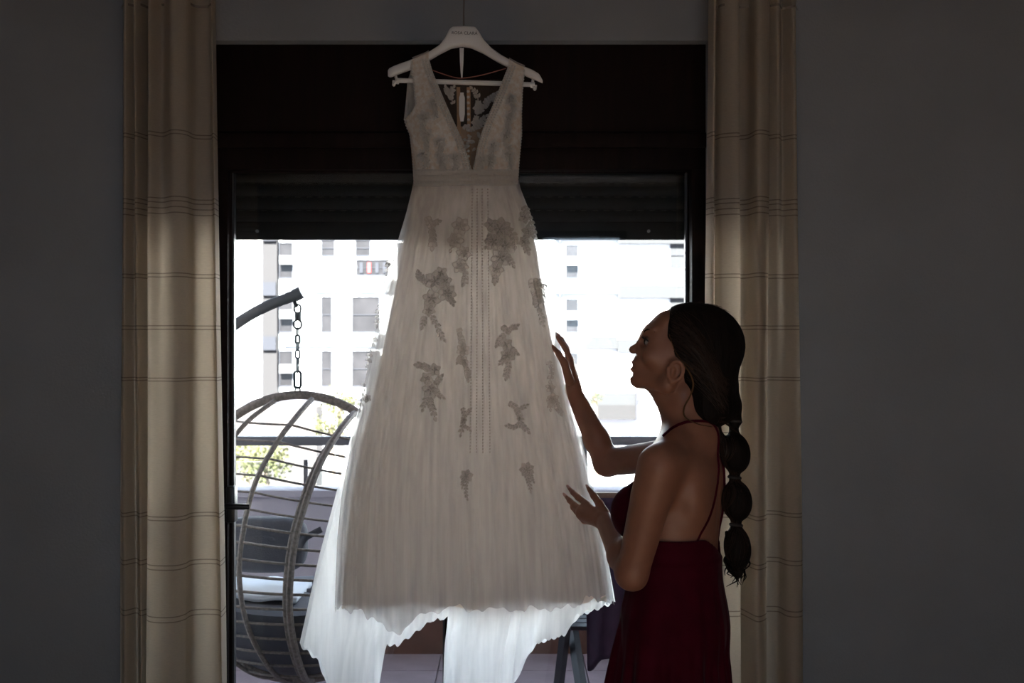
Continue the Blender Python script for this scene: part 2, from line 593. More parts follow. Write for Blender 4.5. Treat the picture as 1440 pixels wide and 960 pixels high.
hoop = [(EC.x + ea * math.sin(t), YE, EC.z + eb * math.cos(t)) for t in np.linspace(0, 2 * math.pi, 97)[:-1]]
MB().tube(hoop, 0.017, 10, closed=True).build('rim', RATT, egg)
RIBS = [
    ([(392, 562), (362, 588), (341, 618), (328, 650), (314, 710), (309, 780), (317, 850), (345, 920), (385, 952)], 0.0085, 1),
    ([(443, 560), (427, 585), (410, 612), (387, 660), (374, 715), (367, 780), (374, 850), (395, 915), (412, 953)], 0.0095, 1),
    ([(500, 580), (485, 605), (468, 640), (452, 690), (440, 740), (433, 800), (432, 850), (437, 910), (440, 953)], 0.013, 2),
    ([(530, 610), (530, 660), (525, 740), (520, 820), (505, 890), (470, 945)], 0.0085, 1),
]
for pts, r, dbl in RIBS:
    q = [on_egg(*a) for a in spline(pts, 40)]
    MB().tube(q, r, 8).build('rib', RATT, egg)
    if dbl == 2:
        q2 = [on_egg(a[0] - 6 * min(1, i / 12), a[1], -1, 0.985) for i, a in enumerate(spline(pts, 40))]
        MB().tube(q2, 0.0085, 8).build('rib', RATT, egg)


def ribB(y):
    return np.interp(y, [560, 612, 660, 715, 780, 850, 915], [443, 410, 387, 374, 367, 374, 395])


for j, py in enumerate(np.arange(588, 940, 21.5)):
    q = []
    for px in np.linspace(252, 588, 46):
        b = ribB(py)
        yy = py + 0.03 * (px - 330) + (max(0, px - b) * 0.26 * max(0, 1 - (py - 560) / 260))
        x = (px - 420) / 170
        v = (yy - 755) / 200
        if x * x + v * v <= 1.0:
            q.append(on_egg(px, yy, -1, 0.995))
    if len(q) > 3:
        MB().tube(spline(q, 40), 0.0042 if j < 6 else 0.0052, 6).build('wicker_strand', RATT, egg)
# stand, hook and chain
tip = P(421, 413, YE)
MB().tube(spline([(tip.x - 0.62, YE, 0.02), (tip.x - 0.66, YE, 0.7), (tip.x - 0.60, YE, 1.2), P(300, 482, YE), P(330, 457, YE), P(372, 432, YE), P(421, 413, YE)], 60), 0.0205, 14).build('pole', STEEL, egg)
MB().tube([P(414, 416, YE) , P(424, 411, YE)], 0.024, 14).build('pole_cap', STEEL, egg)
ring = [(EC.x + 0.5 * math.cos(t) , YE + 0.42 * math.sin(t), 0.022) for t in np.linspace(0, 2 * math.pi, 49)[:-1]]
MB().tube(ring, 0.02, 8, closed=True).tube([(EC.x - 0.52, YE, 0.022), (tip.x - 0.66, YE, 0.022)], 0.02, 8).build('base', STEEL, egg)
MB().tube([P(413, 421, YE), P(417, 432, YE)], 0.008, 8).tube([P(419, 439, YE), P(419, 450, YE)], 0.013, 10).build('swivel', BLACK, egg)


def chain_link(c, hw, hh, r, rot):
    pts = []
    for t in np.linspace(0, 2 * math.pi, 21)[:-1]:
        cx, cz = math.cos(t), math.sin(t)
        x = hw * cx
        z = (hh - hw) * (1 if cz >= 0 else -1) + hw * cz
        pts.append((c.x + x * math.cos(rot), c.y + x * math.sin(rot), c.z + z))
    return MB().tube(pts, r, 6, closed=True)


CH = M('dark_chain_steel', (0.05, 0.06, 0.06), 0.35, metal=0.6)
for i, (py, hh, hw, r, rot) in enumerate([(434, 0.016, 0.012, 0.0032, 0.0), (456, 0.017, 0.014, 0.0035, 0.1), (466, 0.014, 0.008, 0.003, 1.5), (477, 0.016, 0.008, 0.003, 0.3), (487, 0.014, 0.008, 0.003, 1.4), (498, 0.016, 0.008, 0.003, 0.2), (508.5, 0.015, 0.008, 0.003, 1.3), (518, 0.014, 0.008, 0.003, 1.4), (533.5, 0.032, 0.012, 0.004, 0.05), (549, 0.013, 0.009, 0.003, 0.2)]):
    chain_link(P(418.5, py, YE), hw, hh, r * 1.35, rot).build('chain_link', CH, egg)


def blob(mb, c, r, e=2.6, seg=40, rings=24, f=None):
    V = []
    c = Vector(c)
    sg = lambda a: math.copysign(abs(a) ** (2 / e), a)
    for i in range(rings + 1):
        a = -math.pi / 2 + math.pi * i / rings
        for k in range(seg):
            b = 2 * math.pi * k / seg
            q = Vector((r[0] * sg(math.cos(a)) * sg(math.cos(b)), r[1] * sg(math.cos(a)) * sg(math.sin(b)), r[2] * sg(math.sin(a))))
            V.append(c + (f(q) if f else q))
    Fc = [(i * seg + k, i * seg + (k + 1) % seg, (i + 1) * seg + (k + 1) % seg, (i + 1) * seg + k) for i in range(rings) for k in range(seg)]
    return mb.add(V, Fc)


# back cushion against the wicker
c0 = P(374, 765, 0.92)
bcu = thing('back_cushion', 'grey pillow standing against the wicker back of the egg chair', 'cushion', (c0.x, 0.92, c0.z - 0.1))
blob(MB(), c0, (0.155, 0.07, 0.103), 3.2, f=lambda q: q + Vector((0, 0, 0.012 * (q.x / 0.155) ** 2 * (1 if q.z > 0 else -0.3)))).build('pillow', CUSH, bcu)
tp = spline([P(452, 744, 0.70), P(440, 750, 0.69), P(428, 758, 0.69), P(420, 772, 0.70), P(414, 791, 0.71)], 20)
MB().tube(tp, 0.011, 8, flat=0.25).build('tie_ribbon', CUSH, bcu)
# seat cushion filling the bottom of the shell
zc = P(0, 836, YE).z
sc_ = thing('seat_cushion', 'thick grey seat cushion in the bottom of the egg chair', 'cushion', (EC.x, YE, EC.z - eb * 0.96))
rows = []
k_ = 0.955
for i in range(25):
    t = i / 24
    v = -0.999 + t * ((zc - EC.z) / (eb * k_) + 0.999)
    rr = math.sqrt(max(0.0, 1 - v * v))
    rows.append([(EC.x + ea * k_ * rr * math.cos(b), YE + ec * k_ * rr * math.sin(b), EC.z + v * eb * k_ + 0.006 * math.sin(5 * b) * t) for b in np.linspace(0, 2 * math.pi, 49)[:-1]])
for i in range(1, 9):
    s = 1 - i / 8.3
    rows.append([(EC.x + (p[0] - EC.x) * s, YE + (p[1] - YE) * s, p[2] + 0.012 * math.sqrt(1 - s * s) + 0.004 * math.sin(4 * a)) for a, p in zip(np.linspace(0, 6.28, 48), rows[24])])
MB().grid(rows, closed=True, cap=True).build('pad', CUSH, sc_)
bl = thing('white_throw', 'folded white throw on the seat cushion of the egg chair', 'blanket', (c0.x, 0.9, zc))
rows = []
for i in range(14):
    y_ = 0.74 + i * 0.025
    rows.append([(lerp(P(325, 0, YE).x, P(431, 0, YE).x, k / 20), y_, zc + 0.052 + 0.006 * math.sin(k * 0.5 + i * 0.2) - 0.02 * (k / 20)) for k in range(21)])
tw = MB().grid(rows).build('throw', M('white_throw_cloth', (0.75, 0.76, 0.8), 0.9), bl)
md = tw.modifiers.new('t', 'SOLIDIFY'); md.thickness = 0.02

# ------------------------------------------------------------ folding chair with a plum cover, right of the gown
DW = M('dark_stained_wood', (0.010, 0.009, 0.011), 0.5, var=0.2)
PLUM = M('plum_cloth', (0.026, 0.007, 0.024), 0.9, var=0.15, vscale=20)
YC = 1.25
fc = thing('folding_chair', 'dark folding balcony chair with crossed legs under a plum cover', 'chair', (P(850, 0, YC).x, YC, 0))
fx = lambda a: P(a, 0, YC).x
fz = lambda a: P(0, a, YC).z
top = P(0, 690, 1.05)
MB().box(fx(824), fx(900), 1.05, 1.075, fz(700), fz(684), 0.004).build('top_rail', M('brown_rail_wood', (0.16, 0.08, 0.05), 0.5), fc)
for x0, x1, xa in ((786, 822, 0.018), (893, 905, 0.018)):
    MB().tube([(fx(x0), 1.45, 0.0), (fx(x0 + 12), 1.3, fz(872)), (fx(x0 + 30), 1.07, fz(690))], 0.022, 4).build('back_leg', DW, fc, smooth=False)
    MB().tube([(fx(x0 + 36), 1.12, 0.0), (fx(x0 + 18), 1.5, fz(868))], 0.024, 4).build('front_leg', DW, fc, smooth=False)
for i in range(5):
    MB().box(fx(800), fx(905), 1.12 + i * 0.075, 1.18 + i * 0.075, fz(876), fz(870), 0.003).build('seat_slat', DW, fc)
pc = thing('plum_coat', 'plum coat draped over the dark folding chair behind the gown hem', 'coat', (fx(850), 1.1, fz(935)))
rows = []
for i in range(30):
    t = i / 29
    row = []
    for k in range(30):
        s = k / 29
        px = lerp(828 - 4 * math.sin(3 * t), 900, s)
        py = lerp(700, 925 + 18 * math.exp(-((s - 0.05) / 0.15) ** 2), t)
        q = P(px, py, 1.04 - 0.05 * t + 0.02 * math.sin(9 * s + 2 * t))
        row.append(q)
    rows.append(row)
co = MB().grid(rows).build('cloth', PLUM, pc)
md = co.modifiers.new('t', 'SOLIDIFY'); md.thickness = 0.012

# ------------------------------------------------------------ across the street
YB = 66.25
FAC = M('white_render_facade', (0.86, 0.86, 0.86), 0.9, var=0.02)
BAND = M('pale_grey_band', (0.040, 0.040, 0.042), 0.9)
SIDE = M('greige_panel', (0.031, 0.028, 0.029), 0.9)
BLUEG = M('slate_panel', (0.014, 0.0145, 0.022), 0.7)
PANE = M('facade_window_glass', (0.024, 0.022, 0.0235), 0.25, var=0.3, vscale=0.8)
BLIND = M('facade_blind', (0.25, 0.25, 0.26), 0.8)
FRM = M('facade_window_frame', (0.03, 0.03, 0.04), 0.6)
MB().box(-90, 90, -90, 110, -9.3, -9.0).build('ground', M('street_asphalt', (0.11, 0.105, 0.12), 0.9, var=0.1, vscale=0.4), smooth=False, kind='structure')
ab = thing('apartment_building', 'white apartment block with grey floor bands across the street', 'building', (0, YB, -9))


def fbox(mb, a, b, c, d, dy0, dy1):
    p, q = P(a, d, YB), P(b, c, YB)
    return mb.box(p.x, q.x, YB + dy0, YB + dy1, p.z, q.z)


fbox(MB(), -1600, 3000, 90, 560, 0, 12).build('wall', FAC, ab, smooth=False)
fbox(MB(), -1600, 3000, 560, 750, 0.5, 12).build('ground_storey', M('ground_storey_render', (0.74, 0.73, 0.74), 0.9), ab, smooth=False)
fbox(MB(), 371, 392, 100, 565, -0.5, 0.2).build('service_tower', SIDE, ab, smooth=False)
for c in (245, 321, 397, 473):
    fbox(MB(), 373, 391, c, c + 19, -0.7, -0.4).build('slate_block', BLUEG, ab, smooth=False)
for c in (169, 245, 321, 397, 473):
    fbox(MB(), 780, 868, c, c + 17, -0.25, 0.1).build('floor_band', BAND, ab, smooth=False)
    fbox(MB(), 868, 985, c + 4, c + 22, -0.35, 0.1).build('floor_band', BAND, ab, smooth=False)
    fbox(MB(), 400, 700, c - 3, c + 14, -0.2, 0.1).build('floor_band', M('faint_band', (0.125, 0.125, 0.128), 0.9) if c == 169 else bpy.data.materials['faint_band'], ab, smooth=False)
    fbox(MB(), 786, 789, c - 55, c + 20, -0.3, 0.1).build('pilaster', FRM, ab, smooth=False)
wins = []
for r in (190, 266, 342, 418, 494):
    wins += [(394, r, 411, r + 48, 1), (453, r if r < 342 or r > 342 else r - 4, 466 if r != 342 else 470, r + 48 if r != 342 else r + 17, 0), (796, r + 3, 812, r + 48, 1), (496, r, 533, r + 48, 0), (943, r - 1, 966, r + 34, 2)]
    wins += [(560 + 60 * j, r, 585 + 60 * j, r + 47, 0) for j in range(3)]
wins = [w_ for w_ in wins if not (w_[0] == 496 and w_[1] == 342)] + [(501, 338, 520, 359, 0), (502, 366, 546, 386, 3)]
for a, c, b, d, kind in wins:
    wf = MB()
    for q in ((a - 1, a, c - 1, d + 1), (b, b + 1, c - 1, d + 1), (a, b, c - 1, c), (a, b, d, d + 1), (a, b, (c + d) / 2, (c + d) / 2 + 0.8)):
        fbox(wf, q[0], q[1], q[2], q[3], -0.1, 0.02)
    wo = wf.build('window', FRM, ab, smooth=False)
    fbox(MB(), a, b, c, d, -0.04, 0.02).build('pane', PANE if kind != 2 else BAND, wo, smooth=False)
    if kind == 1:
        fbox(MB(), a + 1, b + 1, (c + d) / 2 - 6, (c + d) / 2 + 6, -0.5, -0.1).build('blind', BLIND, wo, smooth=False)
    if kind == 3:
        for t_ in range(4):
            fbox(MB(), a + 4 + t_ * 11, a + 9 + t_ * 11, c + 3, d - 2, -0.15, -0.05).build('laundry', M('laundry_red', (0.3, 0.05, 0.05), 0.9) if t_ == 1 else BLUEG, wo, smooth=False)
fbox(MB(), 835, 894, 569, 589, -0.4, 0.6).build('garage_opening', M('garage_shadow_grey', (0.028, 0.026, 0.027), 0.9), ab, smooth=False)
fbox(MB(), 893, 896, 545, 590, -0.5, 0.6).build('drainpipe', FRM, ab, smooth=False)
fbox(MB(), 835, 894, 552, 569, -0.3, 0.6).build('garage_lintel', BAND, ab, smooth=False)
lw = MB()
p, q = P(150, 593, 55), P(445, 572, 55)
lw.box(p.x, q.x, 55, 57, -9.0, q.z)
tag(lw.build('garage_block', M('brown_grey_render', (0.085, 0.072, 0.068), 0.9), smooth=False), 'low grey brown garage block in front of the white apartment block', 'garage')

LEAF = M('pale_green_leaves', (0.10, 0.10, 0.04), 0.7, var=0.3, vscale=1.5, transl=0.3)
BARK = M('tree_bark', (0.16, 0.12, 0.09), 0.9)
rng = random.Random(3)


def tree(px, py, Y, r, label):
    c = P(px, py, Y)
    t = thing('street_tree', label, 'tree', (c.x, Y, -9))
    MB().tube(spline([(c.x, Y, -9), (c.x + 0.1, Y, -6), (c.x, Y, c.z)], 12), [0.25 - 0.012 * i for i in range(12)], 8).build('trunk', BARK, t)
    mb = MB()
    for i in range(420):
        d = Vector((rng.gauss(0, 1), rng.gauss(0, 1), rng.gauss(0, 0.75)))
        d = d.normalized() * r * rng.uniform(0.35, 1.0)
        q = c + d
        a = Vector((rng.uniform(-1, 1), rng.uniform(-1, 1), rng.uniform(-1, 1))).normalized()
        b = a.orthogonal().normalized()
        s = r * 0.10
        mb.add([q - a * s, q + b * s * 0.6, q + a * s, q - b * s * 0.6 + a.cross(b) * s * 0.2], [(0, 1, 2), (0, 2, 3)])
    mb.build('crown', LEAF, t, smooth=False, kind='stuff')


tree(478, 566, 50, 0.9, 'pale green street tree behind the egg chair rim')
tree(465, 600, 44, 0.75, 'small pale green street tree below the taller one')
tree(372, 648, 40, 1.0, 'bushy green street tree above the parapet behind the wicker')
tree(345, 640, 42, 0.8, 'green street tree at the edge of the door frame')
tree(836, 555, 52, 0.45, 'small green treetop at the garage between gown and woman')
# ------------------------------------------------------------ wedding dress on its hanger
YD = -0.30
SD = F / (YD - CAMY)                                # pixels per metre at the dress
dx = lambda px: (px - 720) / SD
dz = lambda py: CAMZ - (py - 480) / SD
def dpt(px, py, y):
    d = y - CAMY
    return ((px - 720) * d / F, y, CAMZ - (py - 480) * d / F)


topc = tab([(546, 100), (548, 97), (556, 93), (575, 86), (600, 76), (618, 64), (626, 54), (632, 42), (636, 38), (652, 37), (668, 38), (673, 44), (680, 56), (690, 67), (705, 78), (728, 91), (748, 99), (758, 105), (763, 114)])
NUDE = (0.62, 0.44, 0.31)
IVORY = (0.80, 0.765, 0.72)
LINING = M('ivory_lining', IVORY, 0.85, transl=0.57, tcol=(0.90, 0.82, 0.74), spec=0.15)
TULLE = M('white_tulle', (0.86, 0.86, 0.87), 0.9, transl=0.55, transp=0.52, spec=0.05, tcol=(0.85, 0.85, 0.87))
TRAIN = M('white_train_tulle', (0.95, 0.945, 0.94), 0.9, transl=0.8, transp=0.30, spec=0.05, tcol=(0.96, 0.95, 0.94))
SHEER = M('nude_illusion_mesh', NUDE, 0.9, transl=0.3, transp=0.82, spec=0.05)
LACE = M('ivory_lace', (0.66, 0.63, 0.60), 0.9, var=0.12, vscale=160, bump=0.5, bscale=420, transl=0.55, spec=0.1)
LACE2 = M('pale_lace', (0.78, 0.75, 0.71), 0.9, var=0.08, vscale=160, bump=0.4, bscale=420, transl=0.5, spec=0.1)
PALE = M('palest_lace', (0.84, 0.81, 0.77), 0.9, transl=0.6, transp=0.6, spec=0.1)
FILL = M('lace_filling', (0.74, 0.71, 0.68), 0.9, transl=0.55, transp=0.68, spec=0.1)
CORDM = M('lace_cord', (0.66, 0.63, 0.60), 0.9, transl=0.5, transp=0.52, spec=0.1)
BEAD = M('pearl_bead', (0.80, 0.77, 0.73), 0.25)
NUDET = M('nude_tape', (0.55, 0.36, 0.22), 0.8, transl=0.3)
BODM = M('lace_over_nude', (0.90, 0.87, 0.83), 0.9, var=0.0, vscale=85, bump=0.45, bscale=330, transl=0.12, spec=0.1, col2=(0.76, 0.64, 0.53))
WHITEP = M('white_plastic', (0.78, 0.76, 0.74), 0.35)
for m_, lo, hi in ((TULLE, 0.46, 0.62), (TRAIN, 0.10, 0.26)):
    N, L = m_.node_tree.nodes, m_.node_tree.links
    tc = N.new('ShaderNodeTexCoord'); mp = N.new('ShaderNodeMapping'); mp.inputs['Scale'].default_value = (1, 1, 0.035)
    nz = N.new('ShaderNodeTexNoise'); nz.inputs['Scale'].default_value = 42; nz.inputs['Detail'].default_value = 5
    mr = N.new('ShaderNodeMapRange'); mr.inputs[1].default_value = 0.36; mr.inputs[2].default_value = 0.64
    mr.inputs[3].default_value = lo; mr.inputs[4].default_value = hi
    L.new(tc.outputs['Object'], mp.inputs[0]); L.new(mp.outputs[0], nz.inputs['Vector']); L.new(nz.outputs['Fac'], mr.inputs[0])
    L.new(mr.outputs[0], N['see_through'].inputs['Fac'])
dress = thing('wedding_dress', 'ivory lace and tulle wedding dress hanging in front of the balcony door', 'dress', (dx(660), YD, 0.35))

# bodice -------------------------------------------------------------------
oL = tab([(82, 580), (95, 578), (115, 582), (148, 585), (156, 581), (162, 575), (168, 569), (178, 572), (190, 577), (220, 581), (262, 583)])
oR = tab([(82, 738), (110, 736), (130, 734), (160, 733), (190, 733), (220, 730), (262, 727)])
vL = tab([(82, 603), (100, 608), (115, 614), (150, 629), (175, 640), (200, 652), (240, 663.5), (262, 664)])
vR = tab([(82, 716), (95, 714), (115, 706), (150, 692), (175, 681), (200, 673), (240, 664.5), (262, 664)])
dep = tab([(72, 0.016), (84, 0.017), (100, 0.030), (130, 0.055), (165, 0.085), (200, 0.082), (262, 0.068)])
cxb = tab([(82, 658), (262, 655)])


def bod_y(px, py, sgn):
    hw = 84 if py < 165 else np.interp(py, [165, 262], [84, 73])
    u = min(0.985, abs(px - cxb(py)) / hw)
    return YD + sgn * max(dep(py) * math.sqrt(1 - u ** 2.4), 0.0195 * min(1, max(0, (118 - py) / 22)))


def panel(name, a, b, y0, y1, sgn, mat, n=22, m=60, off=0.0, solid=0.003, parent=None):
    rows = []
    for i in range(m + 1):
        r = []
        for k in range(n + 1):
            yt = topc(lerp(a(85), b(85), k / n)) - 1.0 if y0 == 82 else y0
            py = lerp(yt, y1, i / m)
            px = lerp(a(py), b(py), k / n)
            r.append(dpt(px, py, bod_y(px, py, sgn) + off))
        rows.append(r)
    o = MB().grid(rows).build(name, mat, parent or dress)
    if solid:
        md = o.modifiers.new('t', 'SOLIDIFY'); md.thickness = solid; md.offset = 0
    return o


panel('bodice_front', oL, vL, 82, 262, -1, BODM)
panel('bodice_front', vR, oR, 82, 262, -1, BODM)
bkL = tab([(84, 582), (115, 573), (150, 570), (168, 568), (190, 577), (262, 583)])
panel('bodice_back', bkL, oR, 178, 262, 1, M('nude_lining', (0.50, 0.36, 0.25), 0.85, var=0.1, vscale=60, transl=0.25), n=40)
panel('illusion_back', bkL, oR, 112, 178, 1, SHEER, n=40, solid=0)
# shoulder straps lie over the hanger arms
for a, b in ((580, 603), (716, 738)):
    rows = []
    for i in range(13):
        t = math.pi * i / 12
        rows.append([(dx(lerp(a, b, k / 10)), YD - 0.0195 * math.cos(t), dz(topc(lerp(a, b, k / 10)) - 0.6 - 1.6 * math.sin(t))) for k in range(11)])
    MB().grid(rows).build('shoulder_strap', LACE2, dress)
for a, b in ((bkL, lambda y: bkL(y) + 22), (lambda y: oR(y) - 22, oR)):
    panel('back_strap', a, b, 82, 172, 1, LACE2, n=8, m=20, solid=0.002)
# waistband: three corded rows
wb = MB()
for r_, py in enumerate((238, 246, 254)):
    rows = []
    for i in range(5):
        yy = py + i * 2
        bul = 0.003 + 0.0035 * math.sin(math.pi * i / 4)
        rows.append([dpt(lerp(oL(yy) - 1, oR(yy) + 1, k / 40), yy, bod_y(lerp(oL(yy) - 1, oR(yy) + 1, k / 40), yy, -1) - bul) for k in range(41)])
    wb.grid(rows)
wb.build('waistband', LACE2, dress)
# beaded scallop trims down both sides of the neckline and along the armholes
for side, f, s in ((0, vL, -1), (1, vR, 1)):
    mb = MB()
    py = 84.0 if side == 0 else 93.0
    while py < 241:
        for j in range(3):
            px = f(py) + s * (1.2 + j * 4.2)
            q = dpt(px, py, bod_y(px, py, -1) - 0.003)
            mb.ell(q, (0.0032, 0.002, 0.0032), 6, 4)
        py += 3.4
    mb.build('neckline_trim', LACE2, dress, kind='stuff')
for f, s in ((oL, 1), (oR, -1)):
    mb = MB()
    py = 88.0 if s > 0 else 99.0
    while py < 258:
        px = f(py) + s * 0.3
        mb.ell(dpt(px, py, bod_y(px, py, -1) - 0.001), (0.0036, 0.002, 0.004), 6, 4)
        py += 4.2
    mb.build('side_trim', LACE2, dress, kind='stuff')
# back opening: two nude tapes, buttons, size tag, sprigs on the mesh
for a in (641, 655.5):
    rows = [[(dx(a + k * 2.6), bod_y(a + k * 2.6, py, 1) - 0.003, dz(py)) for k in range(3)] for py in np.linspace(118, 235, 24)]
    MB().grid(rows).build('button_tape', NUDET, dress)
bt = MB()
for py in np.arange(124, 236, 7.5):
    bt.ell((dx(657.5), bod_y(657, py, 1) - 0.006, dz(py)), (0.0042, 0.003, 0.0042), 8, 6)
bt.build('button_row', BEAD, dress, kind='stuff')
rows = [[(dx(x), YD + 0.03, dz(y)) for x in (645 + (0 if 132 < y < 160 else 1.5), 653 - (0 if 132 < y < 160 else 1.5))] for y in (127, 130, 134, 158, 166, 168)]
MB().grid(rows).build('size_tag', M('tag_satin', (0.8, 0.79, 0.78), 0.5), dress)

# skirt --------------------------------------------------------------------
lL = tab([(252, 584), (268, 581), (300, 575), (350, 566), (420, 553), (480, 541), (560, 524), (620, 508), (700, 494), (760, 488), (860, 480)])
lR = tab([(252, 727), (268, 730), (300, 741), (350, 754), (420, 764), (480, 776), (560, 792), (620, 806), (700, 824), (760, 838), (860, 856)])
tL = tab([(252, 582), (268, 579), (300, 571), (350, 556), (420, 540), (480, 525), (560, 508), (620, 494), (700, 480), (760, 474), (870, 470)])
tR = tab([(252, 729), (268, 733), (300, 746), (350, 760), (420, 773), (480, 786), (560, 803), (620, 819), (700, 838), (760, 851), (870, 867)])
sdep = tab([(252, 0.068), (300, 0.10), (420, 0.15), (560, 0.19), (700, 0.215), (870, 0.225)])
rs = np.random.RandomState(4)
FOLD = [(k, rs.uniform(0, 6.28), rs.uniform(0.4, 1.0)) for k in (9, 13, 17, 23, 31, 41, 57, 73, 89, 113)]


def fold(th, t, ph, amp):
    s = 0
    for k, p, a in FOLD:
        s += a * math.sin(k * th + p + ph + 0.25 * math.sin(3 * t + p)) / (k ** 0.45)
    return amp * s * (0.12 + 0.88 * t)


def tube_skirt(name, L, R, y0, hem, mat, ph, amp, dscale, n=420, m=80, back_hem=None):
    rows = []
    for i in range(m + 1):
        t = i / m
        r = []
        for k in range(n):
            th = 2 * math.pi * k / n
            h = hem(th)
            py = lerp(y0, h, t)
            cx, hw = (L(py) + R(py)) / 2, (R(py) - L(py)) / 2
            f = fold(th, t, ph, amp)
            c, s = math.cos(th), math.sin(th)
            y = min(YD + (sdep(py) * dscale + f) * s, -0.03)
            q = dpt(cx + hw * c, py, y)
            r.append((q[0] + 0.5 * f * abs(s) * c, y, q[2]))
        rows.append(r)
    return MB().grid(rows, closed=True).build(name, mat, dress)


# th = -pi/2 faces the room
front = lambda th: max(0.0, -math.sin(th))
hemL = lambda th: 852 + 4 * math.sin(7 * th) + 1.5 * math.sin(19 * th) - 10 * max(0, math.cos(th)) 
HN = np.cumsum(rs.uniform(-1, 1, 240)); HN = (HN - np.convolve(np.r_[HN, HN], np.ones(15) / 15, 'same')[:240])
fray = lambda th: 3.2 * float(np.interp((th / 6.28318 * 240) % 239, np.arange(240), HN))
hemT = lambda th: 857 + fray(th) + 4 * math.sin(5 * th + 1) + 3 * math.sin(23 * th) + 2.0 * math.sin(61 * th) - 16 * max(0, math.cos(th)) ** 2 + (30 * math.exp(-((th % 6.2832 - 4.14) / 0.2) ** 2))
lin = tube_skirt('skirt_lining', lL, lR, 254, hemL, LINING, 0.0, 0.0055, 0.84)
ov = tube_skirt('tulle_overskirt', tL, tR, 252, hemT, TULLE, 1.3, 0.0075, 1.0)
ov2 = tube_skirt('tulle_underskirt', lambda y: tL(y) + 5, lambda y: tR(y) - 5, 256, lambda th: hemT(th) - 6, TULLE, 2.9, 0.006, 0.92)

tube_skirt('hip_dimming_layer', lambda y: lL(y) + 4, lambda y: lR(y) - 4, 256, lambda th: 352 + 6 * math.sin(3 * th), M('dimming_layer_cotton', (0.78, 0.72, 0.64), 0.9, transl=0.55), 0.7, 0.003, 0.78, n=160, m=20)  # hidden inner layer, added to dim the light through the upper skirt
# train: the long back of the skirt, lifted to the left
hemx = tab([(415, 905), (424, 912), (446, 930), (468, 985), (500, 992), (533, 980), (540, 905), (556, 908), (575, 893), (600, 872), (624, 868), (634, 985), (690, 1000), (738, 960), (748, 930), (760, 905), (800, 892), (815, 866), (866, 846)])


def train(name, ph, yoff, n=260, m=70, shift=0, mat=None):
    XL = lambda py: np.interp(py, [500, 560, 640, 700, 780, 910, 1000], [528, 508, 486, 471, 449, 420, 416]) + shift
    XR = lambda py: np.interp(py, [500, 640, 760, 850, 1000], [790, 822, 850, 866, 840]) - shift
    rows = []
    for i in range(m + 1):
        t = i / m
        r = []
        for k in range(n + 1):
            s = k / n
            pxh = lerp(416, 866, s)
            h = hemx(pxh) + 2.5 * math.sin(pxh * 0.45 + ph)
            py = lerp(500, h, t)
            px = lerp(XL(py), XR(py), s)
            y = YD + yoff + (0.02 + 0.10 * t) * math.sin(math.pi * s) + 0.018 * t * math.sin(26 * s + ph) + 0.008 * t * math.sin(71 * s + 2 * ph) + 0.004 * math.sin(9 * t + 30 * s)
            pinch = 0.0
            r.append(dpt(px, py, min(y, -0.02)))
        rows.append(r)
    return MB().grid(rows).build(name, mat or TRAIN, dress)


train('train', 0.0, 0.07)
train('train_underlayer', 1.7, 0.045, shift=6)

# BVH of the overskirt front, the lace is laid on it
bvh = BVHTree.FromPolygons([v.co.copy() for v in ov.data.vertices], [list(p.vertices) for p in ov.data.polygons])


def on_skirt(px, py, off=0.0025):
    hit = bvh.ray_cast(Vector((0, CAMY, CAMZ)), Vector(((px - 720) / F, 1, -(py - 480) / F)).normalized())
    y = (hit[0].y if hit[0] and hit[0].y < YD + 0.02 else YD) - off
    return Vector(dpt(px, py, y))


lr = random.Random(11)


CORD = [None]


def petal(mb, cx, cy, ang, ln, wd, proj, lift=0.002, tip=0.35):
    """leaf or petal outline in pixels, slightly domed, laid on a surface"""
    ca, sa = math.cos(ang), math.sin(ang)
    N_ = 5
    rows = []
    for i in range(N_ + 1):
        t = i / N_
        w = wd * (math.sin(math.pi * (t ** 0.75)) ** 0.8 if 0 < t < 1 else 0.02)
        r = []
        for k in (-1, 0, 1):
            x = cx + ca * ln * t - sa * w * k
            y = cy + sa * ln * t + ca * w * k
            q = proj(x, y)
            q = q + Vector((0, -lift * (1.4 if k == 0 else 0.4), 0))
            r.append(q)
        rows.append(r)
    mb.grid(rows)
    if CORD[0] is not None:
        loop = [r[0] for r in rows] + [r[2] for r in rows[-2:0:-1]]
        CORD[0].tube([q + Vector((0, -0.0012, 0)) for q in loop], 0.0009, 4, closed=True)


def flower(mb, cx, cy, r, n, proj, rot=0.0):
    for ring, (rr, nn, lf) in enumerate(((1.12, n, 0.001), (0.5, n - 1, 0.003))):
        for i in range(nn):
            a = rot + ring * 0.5 + 2 * math.pi * i / nn
            petal(mb, cx + math.cos(a) * r * 0.12, cy + math.sin(a) * r * 0.12, a, r * rr, r * rr * 0.42, proj, lf)
    q = proj(cx, cy)
    mb.ell(q + Vector((0, -0.004, 0)), (0.0035, 0.0025, 0.0035), 6, 4)


def stem(mb, pts, proj, r=0.0016):
    q = [proj(a, b) + Vector((0, -0.001, 0)) for a, b in spline(pts, 3 * len(pts))]
    mb.tube(q, r, 5)


def sprig(mb, pts, proj, leaf=8.0, w=0.36, every=1):
    stem(mb, pts, proj)
    sp = spline(pts, max(4, int(len(pts) * 2.2)))
    for i in range(0, len(sp) - 1, every):
        d = sp[i + 1] - sp[i]
        a = math.atan2(d[1], d[0])
        for s in (-1, 1):
            ln = leaf * lr.uniform(0.75, 1.2)
            petal(mb, sp[i][0], sp[i][1], a + s * lr.uniform(0.6, 1.0), ln, ln * w, proj)
    petal(mb, sp[-1][0], sp[-1][1], math.atan2(*(sp[-1] - sp[-2])[::-1]), leaf, leaf * w, proj)


